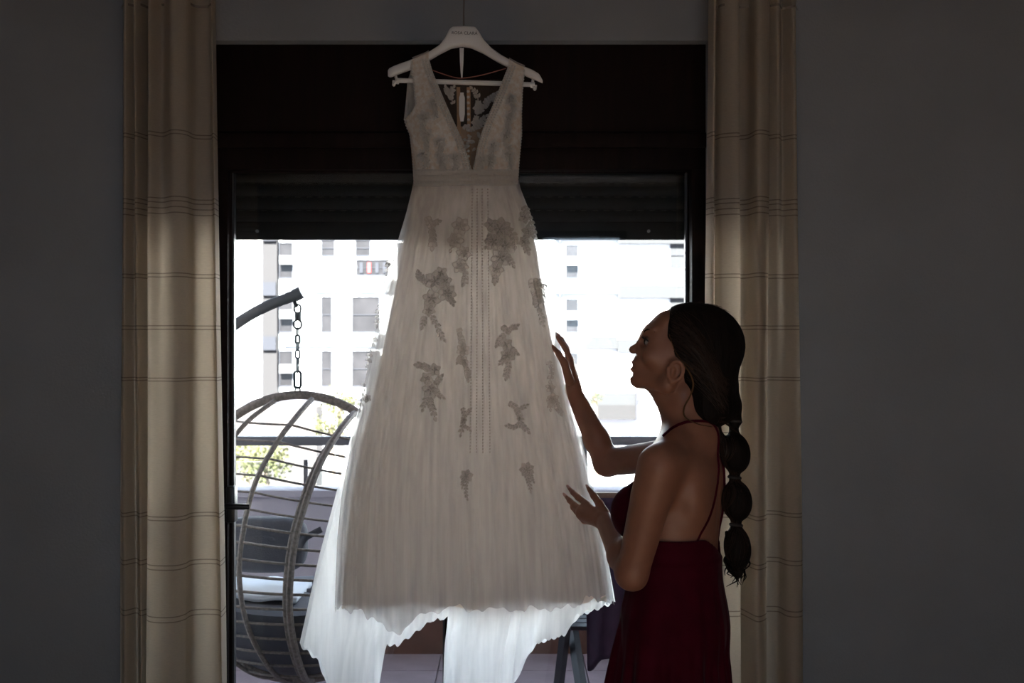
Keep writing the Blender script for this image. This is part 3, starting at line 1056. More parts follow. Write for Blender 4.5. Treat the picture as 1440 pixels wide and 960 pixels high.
MOT = [
    # flowers (x, y, r, petals), sprigs (points, leaf length), material
    ([(612, 395, 13, 6), (629, 412, 11, 6), (607, 420, 11, 6), (603, 436, 8, 5), (620, 384, 8, 5), (626, 395, 8, 5)], [([(600, 398), (592, 392), (589, 385)], 7), ([(604, 440), (612, 452), (618, 466), (624, 476)], 6), ([(632, 418), (636, 426)], 6), ([(598, 445), (594, 458)], 7)], LACE),
    ([(606, 548, 11, 6), (600, 532, 8, 5), (611, 520, 8, 5)], [([(604, 520), (596, 514), (588, 513)], 7), ([(612, 540), (620, 530)], 6), ([(604, 558), (606, 570), (611, 586)], 7), ([(612, 552), (622, 558)], 6), ([(600, 560), (595, 574)], 6)], LACE),
    ([(703, 322, 14, 7), (694, 340, 11, 6), (712, 345, 12, 6), (704, 362, 12, 6), (698, 378, 9, 6), (690, 316, 8, 5)], [([(710, 320), (722, 330), (724, 345)], 7), ([(697, 386), (696, 396)], 6), ([(690, 330), (684, 345)], 6), ([(714, 360), (721, 372)], 6)], LACE),
    ([(648, 318, 11, 6), (641, 338, 10, 6), (652, 356, 9, 6), (646, 374, 9, 5)], [([(650, 365), (655, 385), (652, 397)], 7), ([(640, 330), (634, 350)], 6)], LACE2),
    ([(738, 305, 8, 5), (743, 325, 8, 5), (737, 340, 7, 5)], [([(736, 290), (742, 300), (748, 316), (750, 330)], 6), ([(740, 330), (738, 345), (742, 354)], 6)], LACE),
    ([], [([(750, 392), (752, 405), (756, 418), (758, 432)], 10), ([(752, 402), (762, 399), (768, 402)], 9), ([(754, 412), (764, 414)], 9), ([(760, 440), (764, 456)], 6)], LACE),
    ([], [([(600, 305), (606, 318), (609, 332), (608, 346)], 8), ([(606, 316), (616, 312)], 6)], LACE2),
    ([(714, 500, 9, 6), (712, 484, 8, 5)], [([(707, 458), (712, 466), (718, 462), (726, 458)], 6), ([(710, 470), (703, 476), (699, 484)], 6), ([(716, 508), (714, 520), (712, 530)], 6), ([(718, 490), (726, 496)], 6), ([(710, 504), (704, 510)], 5)], LACE),
    ([(651, 492, 8, 6), (652, 508, 6, 5)], [([(645, 462), (648, 475), (652, 488)], 6), ([(654, 512), (657, 522), (658, 532)], 6), ([(648, 500), (644, 508)], 5)], LACE2),
    ([(652, 590, 4, 5)], [([(650, 574), (653, 584), (651, 596), (648, 610)], 5), ([(656, 582), (661, 576)], 4), ([(653, 598), (660, 604)], 4)], LACE),
    ([(731, 588, 4, 5)], [([(716, 566), (724, 572), (730, 582), (734, 596), (742, 606)], 6), ([(728, 576), (740, 570)], 5), ([(732, 596), (722, 600), (714, 599)], 5)], LACE),
    ([(656, 669, 8, 6)], [([(657, 676), (655, 688), (657, 700)], 4), ([(652, 672), (650, 684)], 4)], LACE),
    ([(741, 660, 9, 7)], [([(740, 668), (744, 678), (746, 690)], 4), ([(746, 668), (750, 676)], 4)], LACE),
    ([(778, 560, 7, 5), (774, 545, 6, 5)], [([(772, 508), (776, 520), (774, 534)], 6), ([(780, 562), (784, 572), (788, 580)], 6), ([(772, 560), (774, 574)], 5)], LACE2),
    ([(548, 372, 6, 5)], [([(556, 342), (551, 358), (546, 376), (541, 396)], 7)], LACE2),
    ([], [([(538, 420), (533, 440), (530, 456)], 6), ([(526, 475), (521, 494), (517, 512)], 6)], LACE2),
    ([(516, 560, 5, 5)], [([(512, 540), (509, 556), (506, 575)], 5)], LACE2),
]
for fl_, sp_, mt in MOT:
    mb = MB()
    CORD[0] = MB()
    for (a, b, r, n_) in fl_:
        flower(mb, a, b, r, n_, on_skirt, lr.uniform(0, 6))
    for pts, lf in sp_:
        sprig(mb, pts, on_skirt, lf)
    mo = mb.build('lace_motif', FILL if mt is LACE else PALE, dress)
    CORD[0].build('corded_outline', CORDM, mo, kind='stuff')
    CORD[0] = None
# dotted seams down the middle of the skirt
for a in (664, 671, 678, 686):
    mb = MB()
    for py in np.arange(266, 640, 4.4):
        mb.ell(on_skirt(a + (a - 675) * (py - 266) / 1400 , py, 0.001), (0.0022, 0.0015, 0.0026), 5, 3)
    mb.build('dotted_seam', CORDM, dress, kind='stuff')
# bodice lace motifs, front and on the sheer back
for side, f in ((0, 0), (1, 1)):
    pr = lambda x, y: Vector(dpt(x, y, bod_y(x, y, -1) - 0.003))
    spots = [(596, 165), (600, 190), (596, 218), (618, 200), (622, 224), (610, 145), (640, 222)] if side == 0 else [(716, 165), (712, 190), (714, 218), (694, 205), (690, 226), (718, 140), (678, 224)]
    mb = MB()
    for a, b in spots:
        flower(mb, a, b, 8.5, 6, pr, lr.uniform(0, 6))
        sprig(mb, [(a, b + 4), (a + lr.uniform(-6, 6), b + 12), (a + lr.uniform(-8, 8), b + 18)], pr, 6)
    mb.build('bodice_lace', LACE2, dress)
pb = lambda x, y: Vector((dx(x), bod_y(x, y, 1) - 0.004, dz(y)))
for a, b, r in ((672, 146, 7), (668, 165, 6), (684, 138, 5), (632, 128, 5)):
    mb = MB()
    flower(mb, a, b, r, 6, pb)
    mb.build('lace_flower', LACE2, dress)
for pts in ([(668, 160), (672, 145), (670, 128), (664, 121)], [(676, 150), (684, 138), (692, 130)], [(672, 168), (682, 158)], [(636, 140), (632, 128), (636, 120)], [(628, 128), (626, 120)], [(690, 136), (697, 128)], [(650, 170), (660, 176), (668, 172), (678, 168)]):
    mb = MB()
    sprig(mb, pts, pb, 6)
    mb.build('lace_sprig', LACE2, dress)
mb = MB()
for i in range(14):
    a, b = lr.uniform(648, 672), lr.uniform(178, 205)
    petal(mb, a, b, lr.uniform(0, 6.28), 7, 2.2, pb)
mb.build('back_lace', LACE2, dress, kind='stuff')
# hanging loop
MB().tube([Vector((dx(a), YD - 0.0, dz(b))) for a, b in spline([(601, 96), (620, 103), (640, 109), (654, 109.5), (680, 105), (712, 96)], 30)], 0.0014, 6).build('hanging_loop', M('pink_loop', (0.38, 0.14, 0.10), 0.6), dress)

# hanger -------------------------------------------------------------------
hg = thing('dress_hanger', 'white bridal hanger holding up the wedding dress', 'hanger', (dx(652), YD, dz(37)))
botc = tab([(546, 108), (549, 110), (556, 107), (575, 100), (598, 89), (618, 77), (634, 69), (650, 66), (662, 68), (680, 76), (700, 88), (722, 99), (742, 109), (756, 115), (763, 118)])
rows = []
for px in np.concatenate([np.linspace(546, 560, 8), np.linspace(564, 744, 70), np.linspace(748, 763, 8)]):
    a, b = dz(topc(px)), dz(botc(px))
    h = max(0.002, (a - b) / 2)
    e = min(1.0, min(px - 545, 764 - px) / 8)
    th = 0.010 * math.sqrt(max(0.05, e)) + 0.004 * math.exp(-((px - 652) / 30) ** 2)
    bend = 0.02 * ((px - 652) / 105) ** 2
    rows.append([(dx(px), YD - 0.002 + th * math.copysign(abs(math.cos(t)) ** 0.6, math.cos(t)) - bend * 0.3, (a + b) / 2 + h * math.copysign(abs(math.sin(t)) ** 0.6, math.sin(t))) for t in np.linspace(0, 2 * math.pi, 17)[:-1]])
MB().grid(rows, closed=True, cap=True).build('hanger_body', WHITEP, hg)
MB().tube([(dx(558), YD, dz(113)), (dx(752), YD, dz(119))], 0.0068, 12).build('crossbar', WHITEP, hg)
for a, b, s in ((556, 112, -1), (750, 118, 1)):
    mb = MB()
    mb.tube([(dx(a), YD, dz(b - 8)), (dx(a - 2 * s), YD, dz(b + 2)), (dx(a + 2 * s), YD - 0.004, dz(b + 6))], 0.004, 8)
    mb.tube([(dx(a - 4), YD, dz(b + 3)), (dx(a + 5), YD, dz(b + 4))], 0.005, 8)
    mb.ell((dx(a + 2 * s), YD - 0.004, dz(b + 7)), (0.005, 0.005, 0.006))
    mb.build('clip', WHITEP, hg)
hk = [(dx(652), YD, dz(42)), (dx(652), YD, dz(20)), (dx(652.5), YD, dz(0)), (dx(652.5), YD, 2.515)]
hk += [(dx(652.5), YD + 0.05 - 0.05 * math.cos(t), 2.521 + 0.052 * math.sin(t)) for t in np.linspace(0.1, math.pi + 0.35, 16)]
hk = [(a, b + (0.05 if i > 3 else 0) * 0, c) for i, (a, b, c) in enumerate(hk)]
MB().tube(hk, 0.0022, 8).build('hook', M('hook_steel', (0.20, 0.17, 0.16), 0.35, metal=0.8), hg)
rows = [[(dx(a), YD + 0.012, dz(y)), (dx(b), YD + 0.012, dz(y))] for y, a, b in ((66, 646, 652), (85, 646.5, 651.5), (100, 647.5, 650.5), (109, 648.5, 650))]
rb = MB().grid(rows).build('ribbon_loop', M('white_satin_ribbon', (0.75, 0.74, 0.73), 0.5), hg)
fc_ = bpy.data.curves.new('lettering', 'FONT')
fc_.body = 'ROSA CLAR\u00c1'
fc_.size = 0.0115
fc_.space_character = 1.05
fc_.align_x = 'CENTER'
fc_.extrude = 0.0003
fc_.materials.append(BLACK)
tmp = bpy.data.objects.new('lettering_curve', fc_)
COL.objects.link(tmp)
bpy.context.view_layer.update()
lme = bpy.data.meshes.new_from_object(tmp.evaluated_get(bpy.context.evaluated_depsgraph_get()))
bpy.data.objects.remove(tmp)
ft = bpy.data.objects.new('lettering', lme)
COL.objects.link(ft)
ft.parent = hg
ft['kind'] = 'stuff'
ft.rotation_euler = (math.pi / 2, math.radians(1.5), 0)
ft.location = Vector((dx(653.5), YD - 0.0168, dz(50.5))) - Vector(hg.location)
# ------------------------------------------------------------ the woman: one body grown from a distance field
import openvdb


class SDF:
    def __init__(s, lo, hi, h):
        s.lo, s.h = np.array(lo, float), h
        s.n = np.ceil((np.array(hi, float) - s.lo) / h).astype(int)
        s.a = np.full(s.n, 0.1, np.float32)

    def box(s, c0, c1, pad):
        a = np.clip(np.floor((np.array(c0) - pad - s.lo) / s.h).astype(int), 0, s.n)
        b = np.clip(np.ceil((np.array(c1) + pad - s.lo) / s.h).astype(int) + 1, 0, s.n)
        sl = tuple(slice(i, j) for i, j in zip(a, b))
        ax = [s.lo[i] + np.arange(a[i], b[i]) * s.h for i in range(3)]
        X, Y, Z = np.meshgrid(*ax, indexing='ij', sparse=True)
        return sl, X, Y, Z

    def put(s, sl, d, k=0.0, op='u'):
        o = s.a[sl]
        d = d.astype(np.float32)
        if op == 'd':                                # carve
            if k > 0:
                hh = np.clip(0.5 - 0.5 * (o + d) / k, 0, 1)
                s.a[sl] = o + (-d - o) * hh + k * hh * (1 - hh)
            else:
                s.a[sl] = np.maximum(o, -d)
        elif k > 0:
            hh = np.clip(0.5 + 0.5 * (d - o) / k, 0, 1)
            s.a[sl] = d + (o - d) * hh - k * hh * (1 - hh)
        else:
            s.a[sl] = np.minimum(o, d)

    def cone(s, a, b, r1, r2, k=0.0, op='u'):
        a, b = np.array(a, float), np.array(b, float)
        R = max(r1, r2)
        sl, X, Y, Z = s.box(np.minimum(a, b) - R, np.maximum(a, b) + R, k + 3 * s.h)
        ba = b - a
        l2 = float(ba @ ba) + 1e-12
        t = np.clip(((X - a[0]) * ba[0] + (Y - a[1]) * ba[1] + (Z - a[2]) * ba[2]) / l2, 0, 1)
        d = np.sqrt((X - a[0] - t * ba[0]) ** 2 + (Y - a[1] - t * ba[1]) ** 2 + (Z - a[2] - t * ba[2]) ** 2) - (r1 + (r2 - r1) * t)
        s.put(sl, d, k, op)

    def chain(s, pts, rs, k=0.0):
        for i in range(len(pts) - 1):
            s.cone(pts[i], pts[i + 1], rs[i], rs[i + 1], k)

    def ell(s, c, r, R=None, k=0.0, op='u'):
        """ellipsoid; R: 3x3, columns are its axes"""
        c, r = np.array(c, float), np.array(r, float)
        ext = r if R is None else np.sqrt(((np.array(R) * r) ** 2).sum(1))
        sl, X, Y, Z = s.box(c - ext, c + ext, k + 3 * s.h)
        X, Y, Z = X - c[0], Y - c[1], Z - c[2]
        if R is not None:
            R = np.array(R)
            U = R[0, 0] * X + R[1, 0] * Y + R[2, 0] * Z
            V = R[0, 1] * X + R[1, 1] * Y + R[2, 1] * Z
            W = R[0, 2] * X + R[1, 2] * Y + R[2, 2] * Z
        else:
            U, V, W = X, Y, Z
        k0 = np.sqrt((U / r[0]) ** 2 + (V / r[1]) ** 2 + (W / r[2]) ** 2)
        k1 = np.sqrt((U / r[0] ** 2) ** 2 + (V / r[1] ** 2) ** 2 + (W / r[2] ** 2) ** 2)
        s.put(sl, k0 * (k0 - 1) / (k1 + 1e-9), k, op)

    def mesh(s, name, mat, parent=None, smooth=2, field=None):
        A = np.clip(s.a if field is None else field, -4 * s.h, 4 * s.h).astype(np.float64)
        g = openvdb.FloatGrid(4 * s.h)
        g.copyFromArray(A, tolerance=0.0)
        pts, q = g.convertToQuads(isovalue=0.0)
        pts = np.asarray(pts) * s.h + s.lo
        me = bpy.data.meshes.new(name)
        me.from_pydata(pts.tolist(), [], np.asarray(q)[:, ::-1].tolist())
        bm = bmesh.new()
        bm.from_mesh(me)
        for _ in range(smooth):
            bmesh.ops.smooth_vert(bm, verts=bm.verts[:], factor=0.4, use_axis_x=True, use_axis_y=True, use_axis_z=True)
        bmesh.ops.recalc_face_normals(bm, faces=bm.faces[:])
        bm.to_mesh(me)
        bm.free()
        me.materials.append(mat)
        me.shade_smooth()
        return link(name, me, parent)


def skin_mat():
    m = M('warm_skin', (0.30, 0.135, 0.085), 0.5, var=0.06, vscale=30, bump=0.06, bscale=400, spec=0.4)
    b = m.node_tree.nodes['Principled BSDF']
    b.inputs['Subsurface Weight'].default_value = 0.12
    b.inputs['Subsurface Radius'].default_value = (0.012, 0.004, 0.002)
    b.inputs['Subsurface Scale'].default_value = 0.5
    return m


SKIN = skin_mat()
HAIR = M('dark_brown_hair', (0.008, 0.005, 0.004), 0.7, spec=0.1, var=0.35, vscale=60, bump=0.5, bscale=90, stretch=(1, 1, 0.12))
HAIRL = M('brown_hair_strand', (0.022, 0.011, 0.007), 0.6, spec=0.25, var=0.3, vscale=30)
GOWN = M('burgundy_velvet', (0.055, 0.002, 0.010), 0.75, var=0.15, vscale=20, sheen=0.04, spec=0.06)
TIE = M('dark_hair_tie', (0.012, 0.008, 0.008), 0.7)

woman = thing('woman', 'woman in a burgundy backless gown with bubble ponytail touching the wedding dress', 'person', (0.40, -0.75, 0.0))
YH = -0.76
SH = F / (YH - CAMY)


def H(u, v, ww=0.0):
    """head point: photo position, ww pixels towards the viewer"""
    return np.array(P(u, v, YH - ww / SH))


hp = lambda *r: [x / SH for x in r]
W = lambda px, py, Y: np.array(P(px, py, Y))


def rot2(deg):
    """axes of an ellipsoid turned by deg in the picture plane (clockwise seen from the room)"""
    a = math.radians(deg)
    return [[math.cos(a), 0, math.sin(a)], [0, 1, 0], [-math.sin(a), 0, math.cos(a)]]


B = SDF((0.10, -1.06, -0.01), (0.62, -0.24, 1.66), 0.0022)
# torso: facing -x and a little towards the window
fa = math.radians(22)
fw = np.array((-math.cos(fa), math.sin(fa), 0.0))
lf = np.array((-math.sin(fa), -math.cos(fa), 0.0))
up = np.array((0, 0, 1.0))
RT = np.array([fw, lf, up]).T
c0 = np.array((0.392, -0.75, 0.0))
T = lambda f, l, z: c0 + fw * f + lf * l + up * z
B.ell(T(0.0, 0, 0.80), (0.115, 0.165, 0.12), RT, 0.0)
B.ell(T(0.0, 0, 0.92), (0.092, 0.125, 0.14), RT, 0.05)
B.ell(T(-0.005, 0, 1.08), (0.100, 0.129, 0.17), RT, 0.05)
B.ell(T(-0.018, 0, 1.165), (0.080, 0.150, 0.085), RT, 0.04)
for s in (-1, 1):
    B.ell(T(0.075, 0.066 * s, 1.075), (0.056, 0.058, 0.060), RT, 0.03)
    B.ell(T(-0.07, 0.075 * s, 1.13), (0.030, 0.050, 0.075), RT, 0.03)
    B.cone(T(-0.02, 0.04 * s, 1.262), T(-0.02, 0.135 * s, 1.212), 0.036, 0.042, 0.04)
    hipj, knee, ank = T(0.0, 0.085 * s, 0.76), T(0.01, 0.075 * s, 0.42), T(-0.02, 0.07 * s, 0.075)
    B.chain([hipj, knee], [0.085, 0.055], 0.03)
    B.chain([knee, T(-0.02, 0.075 * s, 0.30), ank], [0.052, 0.050, 0.032], 0.02)
    B.cone(T(-0.03, 0.07 * s, 0.036), T(0.12, 0.085 * s, 0.022), 0.034, 0.022, 0.015)
# neck and head
B.cone(H(961, 556), H(969, 618), *hp(30, 35.5), 0.02)
B.cone(H(920, 537), H(946, 572), *hp(12, 20), 0.016)
B.cone(H(975, 612), T(-0.025, 0, 1.20), 0.052, 0.06, 0.05)
B.ell(H(967, 484), hp(57, 45, 52), rot2(-10), 0.0 + 0.02)
B.ell(H(931, 502), hp(33, 37, 50), rot2(-18), 0.014)
B.ell(H(926, 470), hp(17.5, 33, 19), rot2(-18), 0.012)
B.ell(H(936, 455), hp(21, 34, 17), rot2(-40), 0.012)
for s in (-1, 1):
    B.cone(H(901, 533, 6 * s), H(938, 541, 33 * s), *hp(11, 11), 0.014)
    B.cone(H(938, 541, 33 * s), H(950, 515, 37 * s), *hp(11, 10), 0.014)
    B.ell(H(916, 500, 24 * s), hp(13, 12, 12), None, 0.012)
B.cone(H(905, 522, 0), H(932, 538, 0), *hp(17, 20), 0.014)
B.ell(H(904, 512), hp(14, 16, 16), rot2(-18), 0.01)
B.ell(H(897.5, 535), hp(11, 12, 9.5), None, 0.010)
for s in (-1, 1):
    B.ell(H(906, 480.5, 18 * s), hp(8.5, 10, 7.5), rot2(-18), 0.006, 'd')
    B.ell(H(917, 481, 18 * s), hp(9.6, 9.8, 7.6), rot2(-18), 0.002)      # lids
    B.cone(H(911, 465.5, 8 * s), H(919, 463, 26 * s), *hp(5.0, 4.0), 0.008)
B.cone(H(912, 472), H(903, 480), *hp(5.2, 5.2), 0.008)
B.cone(H(909, 477), H(890.8, 491.6), *hp(5.1, 5.3), 0.005)
B.ell(H(890.5, 491.2), hp(6.0, 6.4, 5.2), None, 0.004)
for s in (-1, 1):
    B.ell(H(899, 495, 6.5 * s), hp(6.0, 4.4, 4.6), rot2(25), 0.004)
    B.ell(H(894, 498.5, 4.0 * s), hp(2.6, 1.8, 1.8), None, 0.002, 'd')
B.ell(H(894, 508.5), hp(5.4, 12.5, 4.2), rot2(-25), 0.0035)
B.ell(H(893.2, 519), hp(5.9, 11.5, 4.3), rot2(-8), 0.0035)
B.cone(H(888.0, 513.8, 9), H(888.0, 513.8, -9), *hp(1.5, 1.5), 0.002, 'd')
B.ell(H(888.6, 526.5), hp(4.0, 9, 3.2), None, 0.005, 'd')
for s in (-1, 1):                                   # ears
    E = 42 * s
    for i, (a, b) in enumerate(zip(np.linspace(-0.8, 4.2, 13)[:-1], np.linspace(-0.8, 4.2, 13)[1:])):
        pe = lambda t: H(950 + 10.5 * math.sin(t) + 1.5 * math.cos(t), 521.5 - 13.5 * math.cos(t), E + (5.5 + 3 * math.sin(t)) * s)
        B.cone(pe(a), pe(b), *hp(2.7, 2.7), 0.0018)
    B.ell(H(949, 523, E + 2 * s), hp(10.5, 3.8, 13), rot2(12), 0.003)
    B.ell(H(945.5, 536, E + 4 * s), hp(5.5, 3.4, 5.0), None, 0.003)
    B.ell(H(946.5, 522.5, E + 8 * s), hp(5.2, 7.0, 8.0), rot2(12), 0.0015, 'd')
    B.cone(H(939.5, 518, E + 3 * s), H(940, 526, E + 3 * s), *hp(3.2, 3.0), 0.003)
# near (left) arm
shn, eln, wrn = W(927, 655, -0.92), W(889, 806, -0.85), W(851, 733, -0.60)
B.cone(shn, shn * 0.72 + eln * 0.28, 0.050, 0.047, 0.03)
B.cone(shn * 0.72 + eln * 0.28, eln, 0.047, 0.037, 0.004)
mid = eln * 0.68 + wrn * 0.32
B.cone(eln, mid, 0.037, 0.036, 0.018)
B.cone(mid, wrn, 0.036, 0.0235, 0.015)
# far (right) arm
shf, elf, wrf = T(-0.02, -0.155, 1.205), W(854, 650, -0.38), W(807, 551, -0.335)
B.cone(shf, elf, 0.045, 0.036, 0.03)
mid = elf * 0.68 + wrf * 0.32
B.cone(elf, mid, 0.036, 0.034, 0.015)
B.cone(mid, wrf, 0.034, 0.0215, 0.012)


def hand(wr, kn, fingers, thumb, rw=0.021):
    """palm from the wrist to each knuckle, one chain per finger"""
    cen = np.mean(kn, axis=0)
    for q in kn:
        B.cone(wr * 0.85 + cen * 0.15, q, rw * 0.80, 0.0105, 0.012)
    B.cone(wr * 0.45 + cen * 0.55 , kn[1] * 0.5 + kn[2] * 0.5, rw * 0.62, 0.012, 0.010)
    for f, r in fingers:
        B.chain(f, r, 0.003)
    B.chain(*thumb, 0.004)


w3 = lambda *a: [W(*q) for q in a]
# left hand: back to the room, thumb up
kn = w3((823, 709, -0.525), (817, 717, -0.530), (816, 724, -0.515), (822, 731, -0.50))
hand(wrn, kn, [
    (w3((826, 709, -0.53), (813, 699, -0.50), (806, 692.5, -0.475), (801.5, 687.5, -0.455)), [0.0092, 0.0082, 0.0070, 0.0052]),
    (w3((820, 718, -0.535), (808, 710, -0.50), (801, 703.5, -0.475), (797, 699, -0.455)), [0.0094, 0.0084, 0.0072, 0.0052]),
    (w3((818, 725, -0.52), (811, 719, -0.475), (806, 714, -0.445), (803, 710, -0.425)), [0.0090, 0.0080, 0.0068, 0.0052]),
    (w3((823, 732, -0.505), (817, 728, -0.465), (813, 724, -0.44), (811, 720, -0.425)), [0.0080, 0.0070, 0.0060, 0.0048])],
    (w3((850, 722, -0.585), (843, 708, -0.555), (835, 697, -0.53), (827.5, 686.5, -0.505)), [0.0135, 0.0105, 0.0086, 0.0055]))
# right hand: fingers up against the skirt, thumb nearest the room
kn = w3((801, 507, -0.335), (800, 505, -0.315), (801, 508, -0.297), (804, 514, -0.282))
hand(wrf, kn, [
    (w3((802, 506, -0.335), (797, 493, -0.335), (790, 482, -0.333), (783.5, 474, -0.330)), [0.0090, 0.0080, 0.0070, 0.0052]),
    (w3((800, 505, -0.315), (796, 489, -0.312), (789, 477, -0.308), (782.5, 469, -0.305)), [0.0092, 0.0082, 0.0070, 0.0052]),
    (w3((801, 508, -0.297), (797, 493, -0.290), (791, 482, -0.286), (785, 475, -0.283)), [0.0088, 0.0078, 0.0068, 0.0050]),
    (w3((804, 514, -0.282), (800, 502, -0.274), (796, 494, -0.268), (791, 487, -0.265)), [0.0078, 0.0068, 0.0060, 0.0046])],
    (w3((801, 535, -0.352), (794, 511, -0.372), (786, 498, -0.372), (777.5, 487.5, -0.366)), [0.0130, 0.0105, 0.0085, 0.0056]), rw=0.020)
# spine furrow and shoulder blade edge
B.cone(T(-0.118, 0, 1.0), T(-0.112, 0, 1.16), 0.008, 0.008, 0.02, 'd')
body = B.mesh('body', SKIN, woman)
bb = BVHTree.FromPolygons([v.co.copy() for v in body.data.vertices], [list(p.vertices) for p in body.data.polygons])


def near_body(p, off=0.003):
    h = bb.find_nearest(Vector(p))
    return h[0] + h[1] * off


# gown: body pushed out 5 mm inside the garment region, skirt falling to the floor
Gr = SDF((0.10, -1.10, -0.005), (0.72, -0.35, 1.24), 0.0030)
ax = [Gr.lo[i] + np.arange(Gr.n[i]) * Gr.h for i in range(3)]
torso = SDF(Gr.lo, Gr.lo + Gr.n * Gr.h, Gr.h)
torso.n, torso.a = Gr.n, Gr.a.copy()
torso.ell(T(0.0, 0, 0.80), (0.115, 0.165, 0.12), RT, 0.0)
torso.ell(T(0.0, 0, 0.92), (0.092, 0.125, 0.14), RT, 0.05)
torso.ell(T(-0.005, 0, 1.08), (0.100, 0.138, 0.17), RT, 0.05)
for s in (-1, 1):
    torso.ell(T(0.075, 0.066 * s, 1.075), (0.058, 0.060, 0.062), RT, 0.025)
X, Y, Z = np.meshgrid(*ax, indexing='ij', sparse=True)
Fw = (X - c0[0]) * fw[0] + (Y - c0[1]) * fw[1]
Lf = (X - c0[0]) * lf[0] + (Y - c0[1]) * lf[1]
# top edge: high over the bust, low across the back
edge = 0.975 + 0.045 * np.clip(np.abs(Lf + 0.02) / 0.09, 0, 1) + 0.10 * np.clip((Fw - 0.01) / 0.08, 0, 1) + 0.04 * np.clip(1 - np.abs(np.abs(Lf) - 0.07) / 0.07, 0, 1) * np.clip((Fw - 0.02) / 0.04, 0, 1)
gf = np.maximum(torso.a - 0.006, (Z - edge) * 0.8)
# skirt
th = np.arctan2(Lf, Fw)
tt = np.clip((0.97 - Z) / 0.97, 0, 1)
rf = 0.098 + 0.11 * tt ** 1.1 + 0.012 * np.clip((0.9 - Z) / 0.2, 0, 1)
rl = 0.128 + 0.13 * tt ** 1.1 + 0.03 * np.clip((0.95 - Z) / 0.2, 0, 1)
fold_ = (0.010 * np.sin(9 * th + 1 + 1.2 * tt) + 0.007 * np.sin(17 * th + 2) + 0.004 * np.sin(29 * th)) * np.clip(tt * 2.2, 0, 1)
rad = np.sqrt(((Fw - 0.05 * tt) / rf) ** 2 + (Lf / rl) ** 2)
sk = np.maximum(((rad - 1) * np.minimum(rf, rl) - fold_) * 0.8, np.maximum(Z - 0.955, 0.004 - Z))
k = 0.03
hh = np.clip(0.5 + 0.5 * (sk - gf) / k, 0, 1)
gf = sk + (gf - sk) * hh - k * hh * (1 - hh)
Gr.a = gf.astype(np.float32)
gown = Gr.mesh('gown', GOWN, woman, 1)


def band(name, pts, mat, r, parent, off=0.002, n=40, ylift=0.0, snap=True):
    q = [near_body(p, off) if snap else Vector(p) for p in spline(pts, n)]
    return MB().tube(q, r, 8, flat=0.45).build(name, mat, parent)


strap = [W(938, 622, -0.86), W(946, 610, -0.84), W(958, 601, -0.82), W(972, 597, -0.80), W(988, 598, -0.79), W(1003, 612, -0.79), W(1012, 640, -0.80), W(1016, 668, -0.81), W(1012, 700, -0.84), W(1000, 733, -0.86), W(984, 764, -0.87), W(975, 775, -0.88)]
band('strap', strap, GOWN, 0.0034, gown)
strap2 = [W(1012, 640, -0.74), W(1018, 680, -0.75), W(1018, 720, -0.74), W(1010, 765, -0.72)]
band('strap', strap2, GOWN, 0.0034, gown)

# eyes, lashes, brows
for s in (1, -1):
    MB().ell(H(913.2, 481, 18 * s), hp(7.6, 7.6, 5.4), 14, 10).build('eye', M('eye_white', (0.30, 0.28, 0.27), 0.15), woman)
    MB().ell(H(907.0, 480.2, 18 * s), hp(1.9, 4.0, 4.0), 12, 8).build('iris', M('brown_iris', (0.03, 0.015, 0.008), 0.1), woman)
    mb = MB()
    for i in range(12):
        ww = (18 + (i - 5.5) * 1.25) * s
        b = H(907.5 + abs(i - 5.5) * 0.5, 477.0, ww)
        mb.tube([b, H(904.0 + abs(i - 5.5) * 0.5, 476.0, ww + (i - 5.5) * 0.2 * s), H(902.0 + abs(i - 5.5) * 0.5, 473.2, ww + (i - 5.5) * 0.5 * s)], [0.0011, 0.0008, 0.0003], 5)
    mb.tube([H(909, 476.4, 10.5 * s), H(906.6, 476.2, 18 * s), H(911.5, 479.5, 26.5 * s)], 0.0015, 6)
    mb.build('eyelashes', TIE, woman)
    mb = MB()
    mb.tube([near_body(H(*q), 0.0012) for q in ((910, 470, 7 * s), (911, 466.5, 13 * s), (915, 464, 20 * s), (922, 467, 28 * s))], [0.0016, 0.0022, 0.0020, 0.0008], 6, flat=0.5)
    mb.build('eyebrow', HAIR, woman)
LIP = M('rose_lip', (0.36, 0.12, 0.10), 0.4)
mb = MB()
for v, uu, r in ((508.8, 889, 0.0030), (519.0, 888, 0.0034)):
    mb.tube([near_body(H(uu + 0.05 * ww * ww, v, ww), 0.0002) for ww in (-8, -5, -2, 0, 2, 5, 8)], [r * 0.35, r * 0.8, r, r * 0.9, r, r * 0.8, r * 0.35], 8, flat=0.5)
mb.build('lips', LIP, woman)
NAIL = M('pale_pink_nail', (0.55, 0.36, 0.34), 0.2)
for a, b, r in ((w3((801.5, 687.5, -0.455), (797.0, 682.0, -0.440))) + [0.0050], (w3((797, 699, -0.455), (791.5, 693.0, -0.440))) + [0.0050], (w3((827.5, 686.5, -0.505), (824.0, 681.0, -0.50))) + [0.0048], (w3((783.5, 474, -0.33), (781, 470.5, -0.329))) + [0.0045], (w3((777.5, 487.5, -0.366), (775.0, 484.5, -0.364))) + [0.0048]):
    d = (b - a)
    MB().tube([a - d * 0.6, a, a + d * 0.6, b], [r * 0.8, r * 0.95, r * 0.8, r * 0.35], 8, flat=0.6).build('fingernail', NAIL, woman)

